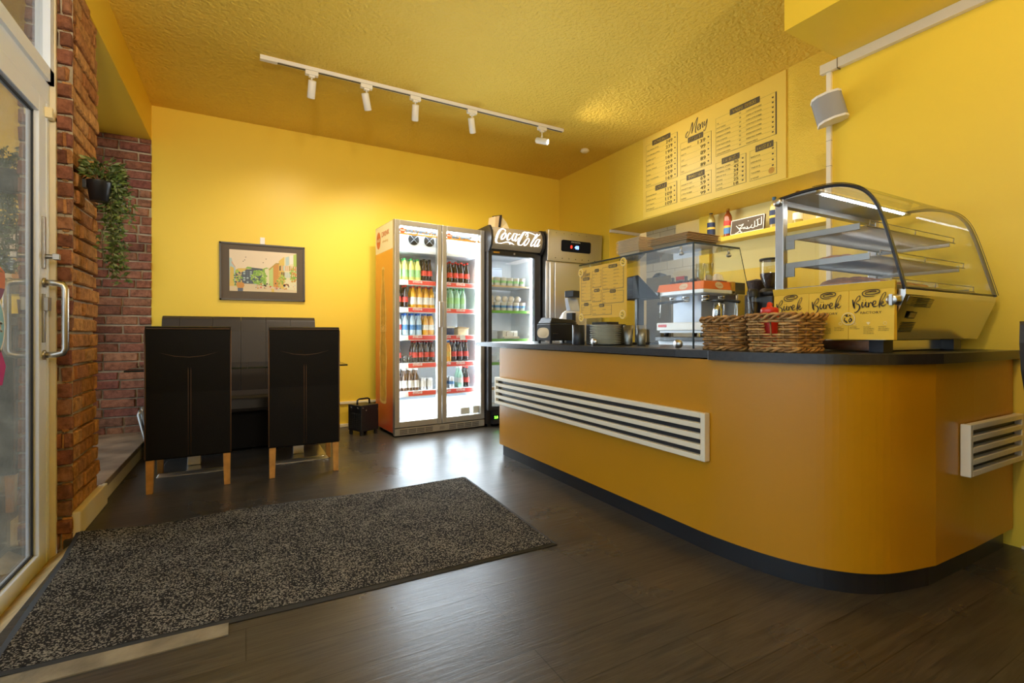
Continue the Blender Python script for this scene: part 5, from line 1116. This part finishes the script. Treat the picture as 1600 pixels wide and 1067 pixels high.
m = MB(); m.box(-.09, .09, -.05, .05, 0, .022, ); tag(m.build('price_card', 'paper', loc=(cx0+.31, cy0+.09, SH[2]+.001), bevel=.002), 'small white price card at the edge of the green shelf', 'card')
# wedge on top
t = thing('wall_speaker', 'small grey-white wedge speaker standing on top of the single cooler', 'speaker', (cx0+.20, cy0+.10, 2.062), .3)
m = MB(); m.hexa([(0, 0, 0), (.16, .0, 0), (.16, .14, 0), (0, .14, 0)], [(.03, .01, .15), (.13, .03, .095), (.13, .14, .10), (.03, .14, .16)]); m.build('case', 'cream', t, bevel=.004); m = MB(); m.hexa([(-.012, -.006, 0), (0, -.006, 0), (0, .14, 0), (-.012, .14, 0)], [(.018, 0, .155), (.03, 0, .155), (.03, .14, .165), (.018, .14, .165)]); m.build('side_panel', 'dark', t); m = MB(); m.hexa([(-.07, .01, 0), (-.02, .01, 0), (-.02, .12, 0), (-.07, .12, 0)], [(-.05, .02, .13), (.012, .02, .15), (.012, .12, .15), (-.05, .12, .13)]); m.build('back_shell', 'card', t)

# ============================================================ steel fridge
t = thing('steel_fridge', 'tall stainless steel upright fridge with blue and red digits in the back corner', 'fridge', (2.80, 4.30, 0))
m = MB(); m.box(0, .725, .05, .80, .10, 2.06); m.build('cabinet', 'steel', t, bevel=.004)
m = MB(); m.hexa([(0, .02, 1.735), (.725, .02, 1.735), (.725, .06, 1.735), (0, .06, 1.735)], [(0, -.0, 2.065), (.725, 0, 2.065), (.725, .06, 2.065), (0, .06, 2.065)]); hd = m.build('control_panel', 'steel', t, bevel=.004)
m = MB(); F = Face((0, .0195, 1.735), (1, 0, 0), (0, -.02, .33), .001)
for i in range(7): disc(m, F, .10+i*.088, .035, .006, 0, 0, n=10)
for i in range(5): disc(m, F, .10+i*.10, .30, .004, 0, 0, n=8)
m.build('screws', 'dark', hd); m = MB(); poly(m, F, [(.17, .12), (.19, .11), (.55, .11), (.565, .125), (.565, .225), (.55, .235), (.19, .235), (.17, .225)], 0, .002); m.build('display', 'screen', hd)
m = MB(); text(m, F, '8', .29, .15, .045, 0, l=.003, bold=.003); m.build('digits', 'ledred', hd, label='red digit'); m = MB(); text(m, F, '48', .345, .145, .055, 0, l=.003, bold=.004); m.build('digits', 'ledblue', hd, label='blue digits')
m = MB(); text(m, F, 'FAGOR', .30, .212, .016, 0, .12, l=.003); m.build('lettering', 'whitelabel', hd)
m = MB(); m.box(.085, .72, .0, .045, .14, 1.72); m.box(.03, .08, .012, .045, .14, 1.72); dd = m.build('door', 'steel', t, bevel=.004); MB().box(.078, .086, .01, .045, .14, 1.72).build('handle_recess', 'steel2', dd)
for x in (.03, .65):
    for y in (.08, .7): MB().lathe([(.02, 0), (.02, .1)], x+.02, y, 12).build('foot', 'steel2', t)

# ============================================================ niche shelf and things
t = thing('wall_shelf', 'yellow wall shelf inside the hatch carrying syrup bottles and a sign', 'shelf', (0, 0, 0))
MB().box(3.86, XN-.001, 1.62, 3.01, 1.812, 1.852).build('board', 'wall', t, bevel=.002)
def syrup(label, y, body, cap, lab1, h=.285, x=3.925, lz=(.04, .16)):
    t = thing('syrup_bottle', label, 'bottle', (x, y, 1.852)); k = h/.30
    m = MB(); m.lathe([(0, 0), (.033, 0), (.036, .006), (.036, .175*k), (.030, .195*k), (.014, .225*k), (.013, .265*k)], 0, 0, 20); m.build('bottle_body', body, t)
    m = MB(); m.lathe([(.0155, .235*k), (.0155, .30*k), (0, .30*k)], 0, 0, 16, caps=False); m.build('cap', cap, t)
    m = MB(); m.lathe([(.0368, .03), (.0368, .085)], 0, 0, 20, caps=False); m.build('label', lab1[0], t); m = MB(); m.lathe([(.0372, .085), (.0372, .105)], 0, 0, 20, caps=False); m.build('label', 'syl', t); m = MB(); m.lathe([(.0368, .105), (.0368, .15)], 0, 0, 20, caps=False); m.build('label', lab1[1], t)
    return t
syrup('pale syrup bottle with navy label and blue cap, left end of the hatch shelf', 3.165, 'syrup2', 'navy', ('navy', 'navy'), .30).location.z = 1.872
m = MB(); m.box(3.86, XN-.001, 3.012, 3.218, 1.82, 1.872); m.build('side_block', 'wall', bpy.data.objects['wall_shelf'])
syrup('amber syrup bottle with red and blue label beside the calligraphy sign', 3.0-.02, 'syrup', 'gold', ('bluelabel', 'redlabel'), .315)
syrup('syrup bottle behind the case post, only its blue cap showing', 2.53, 'syrup2', 'bluelabel', ('navy', 'navy'), .30)
syrup('slim syrup bottle on the hatch shelf seen through the display case glass', 2.33, 'syrup2', 'gold', ('whitelabel', 'navy'), .27)
t = thing('calligraphy_sign', 'dark framed sign with white calligraphy leaning on the hatch shelf', 'sign', (0, 0, 0))
F = Face((3.885, 2.925, 1.856), (0, -1, 0), (.12, 0, 1), 0); W_, H_ = .325, .135
m = MB(); m.hexa([F.p(0, 0, 0), F.p(W_, 0, 0), F.p(W_, 0, -.02), F.p(0, 0, -.02)], [F.p(0, H_, 0), F.p(W_, H_, 0), F.p(W_, H_, -.02), F.p(0, H_, -.02)]); m.build('panel', 'passe', t)
m = MB(); 
for a in ((0, W_, 0, .006), (0, W_, H_-.006, H_), (0, .006, 0, H_), (W_-.006, W_, 0, H_)): rect(m, F, *a, 0, .001)
CAL = [[(1115, 225, 8), (1140, 215, 10), (1160, 190, 11), (1135, 150, 9), (1118, 125, 6)], [(1160, 190, 8), (1175, 225, 9), (1182, 215, 6)], [(1140, 125, 5), (1170, 130, 11), (1190, 120, 8), (1175, 150, 9), (1150, 175, 10), (1190, 170, 9), (1212, 165, 7)], [(1190, 185, 6), (1210, 180, 11), (1235, 195, 8)], [(1228, 160, 7), (1240, 190, 11), (1262, 180, 9), (1275, 150, 7)], [(1262, 180, 8), (1285, 195, 10), (1300, 180, 9), (1298, 110, 6)], [(1300, 180, 8), (1325, 185, 9), (1330, 165, 9), (1322, 95, 6)], [(1330, 170, 8), (1355, 175, 9), (1362, 160, 9), (1358, 75, 6)], [(1232, 92, 8), (1240, 96, 5)], [(1310, 110, 5), (1345, 95, 6)]]
for S_ in CAL: stroke(m, F, S_, 0, lambda X, Y: ((X-1065)*W_/320., H_*.93-(Y-60-(X-1065)*-.0)*H_/190.), .0012)
m.build('calligraphy', 'paper', t)
m = MB(); m.hexa([(-.05, -.045, 0), (.05, -.045, 0), (.05, .045, 0), (-.05, .045, 0)], [(-.02, -.03, .22), (.01, -.03, .22), (.01, -.01, .22), (-.02, -.01, .22)]); m.hexa([(-.04, .0, .0), (.05, .0, 0), (.05, .05, 0), (-.04, .05, 0)], [(-.01, .02, .24), (.01, .02, .24), (.01, .03, .24), (-.01, .03, .24)]); tag(m.build('paper_stack', 'paper', loc=(3.93, 2.12, 1.853), bevel=.002), 'pointed folded white paper pieces on the hatch shelf by the cable', 'paper')

# back counter and coffee machine
t = thing('back_counter', 'back worktop under the coffee machine inside the hatch', 'counter', (0, 0, 0)); MB().box(3.24, XN-.001, 1.62, 3.215, .895, .93).build('worktop', 'top', t, bevel=.003); MB().box(3.28, XN-.001, 1.62, 3.215, 0, .895).build('cabinet', 'alup', t)
ex, ey, ez = 3.30, 2.735, .931
t = thing('espresso_machine', 'steel espresso machine with orange top panels on the back counter', 'coffee machine', (ex, ey, ez)); L_, B_ = .52, .53
MB().box(.0, B_, .0, L_, .055, .125).build('drip_tray', 'white', t, bevel=.006)
MB().box(.02, B_-.02, .02, L_-.02, .035, .056).build('lower_body', 'alup', t)
MB().box(.20, B_-.002, .19, L_-.01, .125, .37).build('back_body', 'greyt', t, bevel=.004)
MB().box(.43, B_, .0, .19, .125, .37).build('end_body', 'steel', t, bevel=.004)
MB().box(.0, B_-.13, .0, L_, .368, .40).build('under_tray', 'alup', t, bevel=.006)
m = MB(); m.hexa([(0, 0, .40), (.35, 0, .40), (.35, L_, .40), (0, L_, .40)], [(.03, .02, .47), (.35, .02, .47), (.35, L_, .47), (.03, L_, .47)]); m.build('top_panel', 'orangep', t, bevel=.003)
MB().box(.35, .40, .0, L_, .37, .475).build('gold_panel', 'gold', t, bevel=.003); MB().box(.40, B_, .0, L_, .37, .47).build('rear_panel', 'dark', t, bevel=.003)
F = Face((.0, L_, .40), (0, -1, 0), (.4, 0, 1), .002); m = MB(); disc(m, F, .30, .036, .045, 0, .001, ry=.030); ring(m, F, .30, .036, .028, .002, 1, .002); text(m, F, 'Caffe', .268, .028, .022, 1, .064, l=.002); m.build('oval_badge', ['cardi', 'reddisc'], t)
F = Face((0, 0, .40), (1, 0, 0), (0, .28, 1), .002); m = MB(); disc(m, F, .20, .036, .05, 0, .001, ry=.030); text(m, F, 'Caffe', .165, .028, .022, 1, .07, l=.002); m.build('oval_badge', ['cardi', 'reddisc'], t)
for x, y, dx, dy in ((.10, .42, -1, 0), (.10, .27, -1, 0), (.13, .09, 0, -1), (.33, .09, 0, -1)):
    m = MB(); m.lathe([(.034, .33), (.034, .37)], x, y, 18); m.lathe([(.037, .302), (.037, .328), (.03, .33)], x, y, 18); gb = m.build('group_head', 'chrome', t)
    m = MB(); m.tube([(x+dx*.03, y+dy*.03, .314), (x+dx*.11, y+dy*.11, .306), (x+dx*.18, y+dy*.18, .295)], [.008, .011, .014], 10); m.build('portafilter_handle', 'dark', gb)
for x, y in ((.02, .50), (.42, .02)):
    m = MB(); m.tube([(x+.03, y, .38), (x, y-.01, .36), (x-.02, y-.03, .29), (x-.03, y-.03, .17)], .005, 8); m.build('steam_wand', 'chrome', t); m = MB(); m.lathe([(.02, x-.045), (.022, x-.015)], y, .385, 14, axis='x'); m.build('steam_knob', 'dark', t)
for x in (.05, .42):
    for y in (.05, .45): MB().lathe([(.02, 0), (.025, .04)], x, y, 12).build('foot', 'dark', t)
F = Face((0, .50, .085), (0, -1, 0), (0, 0, 1), .002); m = MB(); rect(m, F, 0, .10, 0, .024); m.build('red_badge', 'redlabel', t)
# on the machine
def cupm(): m = MB(); m.lathe([(.022, 0), (.024, -.004), (.040, -.055), (.043, -.06), (.036, -.055), (.02, -.006), (0, -.004)][::-1], 0, 0, 18); return m
c0 = None
for i, (x, y) in enumerate(((.24, .06), (.32, .10), (.24, .15), (.33, .19))):
    l = (ex+x, ey+y, ez+.540)
    lb = 'upturned cream coffee cup on the coffee machine, '+('front left', 'front right', 'rear left', 'rear right')[i]+' of four'
    if c0 is None: c0 = tag(cupm().build('coffee_cup', 'ceramic', loc=l), lb, 'cup', 'cups on the coffee machine')
    else: dup(c0, l, label=lb)
m = MB(); m.lathe([(.0, 0), (.08, 0), (.11, .006), (.11, .009), (0, .008)], 0, 0, 26); tag(m.build('saucer', 'ceramic', loc=(ex+.28, ey+.125, ez+.472)), 'cream plate under the upturned cups on the coffee machine', 'plate')
c0 = None
for x, y in ((.08, .10), (.13, .05)):
    l = (ex+x, ey+y, ez+.472)
    if c0 is None: m = MB(); m.lathe([(.0, .004), (.026, 0), (.032, .07), (.036, .15), (.034, .15), (.029, .07), (.024, .008)], 0, 0, 20); c0 = tag(m.build('drinking_glass', 'jar', loc=l), 'clear drinking glass on the coffee machine, the left one', 'glass', 'glasses on the coffee machine')
    else: dup(c0, l, label='clear drinking glass on the coffee machine, the right one')
for i, (x, y, lb) in enumerate(((.10, .42, 'black tamper lying on the left end of the coffee machine top'), (.10, .27, 'black rubber cleaning part on the middle of the coffee machine top'))):
    m = MB(); m.lathe([(.0, 0), (.028, 0), (.028, .02), (.012, .03), (.016, .06), (0, .065)], 0, 0, 16); m.blob(.03, -.07, .02, .05, .05, .02); tag(m.build('tamper', 'dark', loc=(ex+x, ey+y, ez+.472)), lb, 'tamper')
t = thing('milk_jug', 'polished steel milk jug beside the coffee machine groups', 'jug', (ex+.235, ey+.055, ez+.083)); m = MB(); m.lathe([(.0, 0), (.04, 0), (.044, .01), (.042, .10), (.036, .17), (.034, .17), (.038, .10), (.0, .012)], 0, 0, 22); m.v = [(a, b, c+.042) for a, b, c in m.v]; m.build('jug_body', 'chrome', t); m = MB(); m.tube([(.0, -.036, .20), (0, -.07, .19), (0, -.07, .10), (0, -.042, .08)], .005, 8); m.build('handle', 'chrome', t)
# grinders
def grinder(label, x, y, h, clearhop=True):
    t = thing('coffee_grinder', label, 'coffee grinder', (x, y, .931)); z1 = h-.22
    m = MB(); m.box(-.08, .10, -.07, .07, 0, z1-.06); m.lathe([(.075, z1-.06), (.08, z1-.03), (.06, z1)], 0, 0, 20); m.build('body', 'dark', t, bevel=.008)
    m = MB(); m.lathe([(.03, z1), (.045, z1+.03), (.068, z1+.09), (.068, z1+.11), (0, z1+.11)], 0, 0, 20, caps=False); m.build('coffee_beans', 'bean', t)
    m = MB(); m.lathe([(.032, z1), (.047, z1+.03), (.070, z1+.09), (.070, h-.015)], 0, 0, 24, caps=False); m.build('hopper', 'jar', t); m = MB(); m.lathe([(.073, h-.015), (.073, h), (0, h+.002)], 0, 0, 24); m.build('lid', 'dark', t); return t
grinder('coffee grinder with tall clear bean hopper just left of the display case post', 3.42, 2.235, .585)
t = thing('coffee_grinder', 'lower dark coffee grinder between the coffee machine and the tall clear hopper', 'coffee grinder', (3.50, 2.40, .931)); m = MB(); m.box(-.08, .1, -.05, .05, 0, .33); m.build('body', 'rubber', t, bevel=.008); m = MB(); m.lathe([(.03, .33), (.05, .36), (.075, .43), (.07, .44), (0, .455)], 0, 0, 20); m.build('hopper', 'bean', t)
t = thing('blender_jug', 'clear and black blender jar standing under the tall grinder', 'blender', (3.28+.03, 2.30, .931)); m = MB(); m.lathe([(0, 0), (.045, 0), (.045, .07), (.04, .09)], 0, 0, 20); m.lathe([(.04, .30), (.042, .34), (.03, .36), (0, .362)], 0, 0, 20, caps=False); m.build('base_and_lid', 'dark', t); m = MB(); m.lathe([(.034, .09), (.042, .30)], 0, 0, 20, caps=False); m.build('jar', 'jar', t); m = MB(); m.lathe([(.0, .10), (.03, .10), (.036, .26), (0, .27)], 0, 0, 20, caps=False); m.build('contents', 'bean', t)

# ============================================================ kitchen beyond
t = thing('kitchen_cabinet', 'tall grey-brown steel kitchen cabinet seen through the doorway', 'cabinet', (4.9, 4.58, 0)); MB().box(0, .6, 0, .80, .0, 1.73).build('body', 'steel2', t, bevel=.004); MB().box(-.006, .002, .02, .78, .12, 1.70).build('door', 'steel2', t, bevel=.003)
m = MB(); m.hexa([(-.1, -.06, 0), (.1, -.06, 0), (.1, .08, 0), (-.1, .08, 0)], [(-.06, -.03, .06), (.05, -.03, .05), (.05, .04, .05), (-.06, .04, .06)]); tag(m.build('dark_bag', 'rubber', loc=(5.0, 4.85, 1.731), bevel=.012), 'dark crumpled bag on top of the kitchen cabinet', 'bag')
t = thing('wall_dispenser', 'white box with small red logo on the kitchen side of the doorway', 'dispenser', (4.6, 3.93, 1.30)); MB().box(0, .25, 0, .33, 0, .42).build('casing', 'white', t, bevel=.008); F = Face((0, .33, 0), (0, -1, 0), (0, 0, 1), .002); m = MB(); rect(m, F, .04, .18, .30, .35); m.build('red_logo', 'redlabel', t); m = MB(); rect(m, F, .05, .15, .05, .12); m.build('yellow_note', 'syl', t)
MB().box(.0, .25, .0, .33, -1.3, 0).build('stand', 'alup', t)
t = thing('extractor_hood', 'white louvred extractor hood near the kitchen ceiling', 'hood', (4.5, 3.55, 0)); MB().box(0, .5, 0, .58, 2.10, 2.29).build('body', 'white', t, bevel=.004)
m = MB()
for i in range(5): m.box(-.01, .5, -.1, .66, 2.31+i*.028, 2.322+i*.028)
m.build('louvres', 'white', t)
t = thing('plate_rack', 'steel shelf with stacked dishes low in the kitchen doorway', 'rack', (4.6, 3.55, 0)); MB().box(0, .4, 0, .40, 1.60, 1.62).build('shelf', 'steel', t); MB().tube([(.1, .10+.09*math.cos(a), 1.73+.10*math.sin(a)) for a in [2*PI*i/24 for i in range(24)]], .010, 8, closed=True).build('rim', 'steel', t)
m = MB(); m.box(0, .01, 0, .40, 1.5, 1.6); m.build('bracket', 'steel', t)

# ============================================================ cable channel and wall speaker
t = thing('cable_channel', 'white cable channel running under the beam and down the wall corner', 'cable channel', (0, 0, 0))
MB().box(XR-.032, XR, -2.28, 1.655, 2.505, 2.56).build('horizontal_run', 'whitep', t, bevel=.002); MB().box(XR-.018, XR+.004, 1.600, 1.626, .9, 2.505).build('vertical_run', 'whitep', t, bevel=.002)
m = MB()
for z in (1.95, 2.10): m.box(XR-.019, XR+.003, 1.599, 1.627, z, z+.0015)
m.box(XR-.033, XR, 1.555, 1.558, 2.50, 2.562); m.build('joints', 'greyink', t)
t = thing('corner_speaker', 'grey cloth speaker with white ends mounted tilted at the wall corner', 'speaker', (2.965, 1.575, 2.262))
t.scale = (.86, .86, .86)
t.rotation_euler = (0, math.radians(0), -.95); R_ = Matrix.Rotation(-.24, 4, 'Y')
def spk(z0, z1, g): 
    P = [(-.085, .05), (-.085, -.02), (-.06, -.055), (0, -.072), (.06, -.055), (.085, -.02), (.085, .05)]
    m = MB(); m.T = R_; m.prism([(x*g, y*g) for x, y in P], 2, z0, z1, 0, True); return m
spk(-.082, .082, 1).build('cloth_front', 'fabric', t); spk(.080, .095, 1.03).build('end_cap', 'white', t, bevel=.002); spk(-.095, -.080, 1.03).build('end_cap', 'white', t, bevel=.002)
m = MB(); m.rod((.0, .05, -.02), (.03, .11, -.03), .012); m.build('wall_bracket', 'white', t)

# ============================================================ light
def lamp(kind, loc, energy, col, name, **k):
    l = bpy.data.lights.new(name, kind); l.energy = energy; l.color = col; o = bpy.data.objects.new(name, l); COL.objects.link(o); o.location = loc
    for a, b in k.items():
        if a == 'dir': o.rotation_euler = Vector(b).to_track_quat('-Z', 'Y').to_euler()
        else: setattr(l, a, b)
    return o
WARM = (1, .87, .68)
for i, (p, d) in enumerate(SPOTS): lamp('SPOT', p+d*.005, 50 if i < 4 else 30, WARM, 'track_or_fill_spot', dir=d, spot_size=math.radians(110), spot_blend=.9, shadow_soft_size=.03)
# unseen fill spots added behind the camera to brighten the back wall
for x, y, d, e in ((.3, -.9, (.10, .95, -.15), 150), (1.2, -.9, (-.02, .95, -.16), 110)): lamp('SPOT', (x, y, 2.35), e, WARM, 'track_or_fill_spot', dir=d, spot_size=math.radians(60), spot_blend=1, shadow_soft_size=.2)
lamp('SPOT', (.2, .3, 2.85), 82, WARM, 'track_or_fill_spot', dir=(1, .15, -.28), spot_size=math.radians(80), spot_blend=1, shadow_soft_size=.05)  # unseen overhead spot lighting the right wall; no track modelled here
for x, y, e, d in ((-.25, -1.0, 380, (.02, .72, .55)), (1.9, -1.3, 180, (.1, .62, .6))): lamp('SPOT', (x, y, 1.9), e, WARM, 'added_uplight', dir=d, spot_size=math.radians(110), spot_blend=1, shadow_soft_size=.12)  # uplights added out of view to brighten the ceiling, no fixture modelled
lamp('AREA', tuple(FO+R4 @ Vector((.475, .06, 1.0))), 50, (.76, .88, 1), 'fridge_lamp', dir=(math.sin(FA), -math.cos(FA), -.1), shape='RECTANGLE', size=.8, size_y=1.7)
lamp('AREA', (cx0+.30, cy0+.03, 1.0), 16, (.82, .91, 1), 'cooler_lamp', dir=(0, -1, -.1), shape='RECTANGLE', size=.45, size_y=1.4)
lamp('AREA', (5.0, 3.8, 2.66), 30, (1, .93, .8), 'kitchen_lamp', dir=(0, 0, -1), size=.8)
lamp('AREA', (3.75, 2.6, 2.08), 4, (1, .9, .72), 'hatch_lamp', dir=(0, 0, -1), shape='RECTANGLE', size=.2, size_y=1.2)
w = bpy.data.worlds.new('world'); scene.world = w; w.use_nodes = True; nt = w.node_tree; bg = nt.nodes['Background']
sky = nt.nodes.new('ShaderNodeTexSky'); sky.sky_type = 'HOSEK_WILKIE'; sky.turbidity = 6; sky.sun_direction = (.3, -.6, .55)
mx = nt.nodes.new('ShaderNodeMix'); mx.data_type = 'RGBA'; mx.inputs[0].default_value = .8; mx.inputs[7].default_value = (.75, .85, 1., 1); nt.links.new(sky.outputs[0], mx.inputs[6]); nt.links.new(mx.outputs[2], bg.inputs['Color']); bg.inputs['Strength'].default_value = 3.3

vs_ = scene.view_settings; scene.display_settings.display_device = 'sRGB'; vs_.view_transform = 'Standard'; vs_.look = 'None'; vs_.gamma = 1; vs_.use_curve_mapping = False; vs_.exposure = 0.02
scene.cycles.max_bounces = 10; scene.cycles.diffuse_bounces = 6; scene.cycles.glossy_bounces = 5; scene.cycles.transparent_max_bounces = 24; scene.cycles.use_denoising = True
scene.cycles.sample_clamp_indirect = 6; scene.cycles.caustics_reflective = False; scene.cycles.caustics_refractive = False
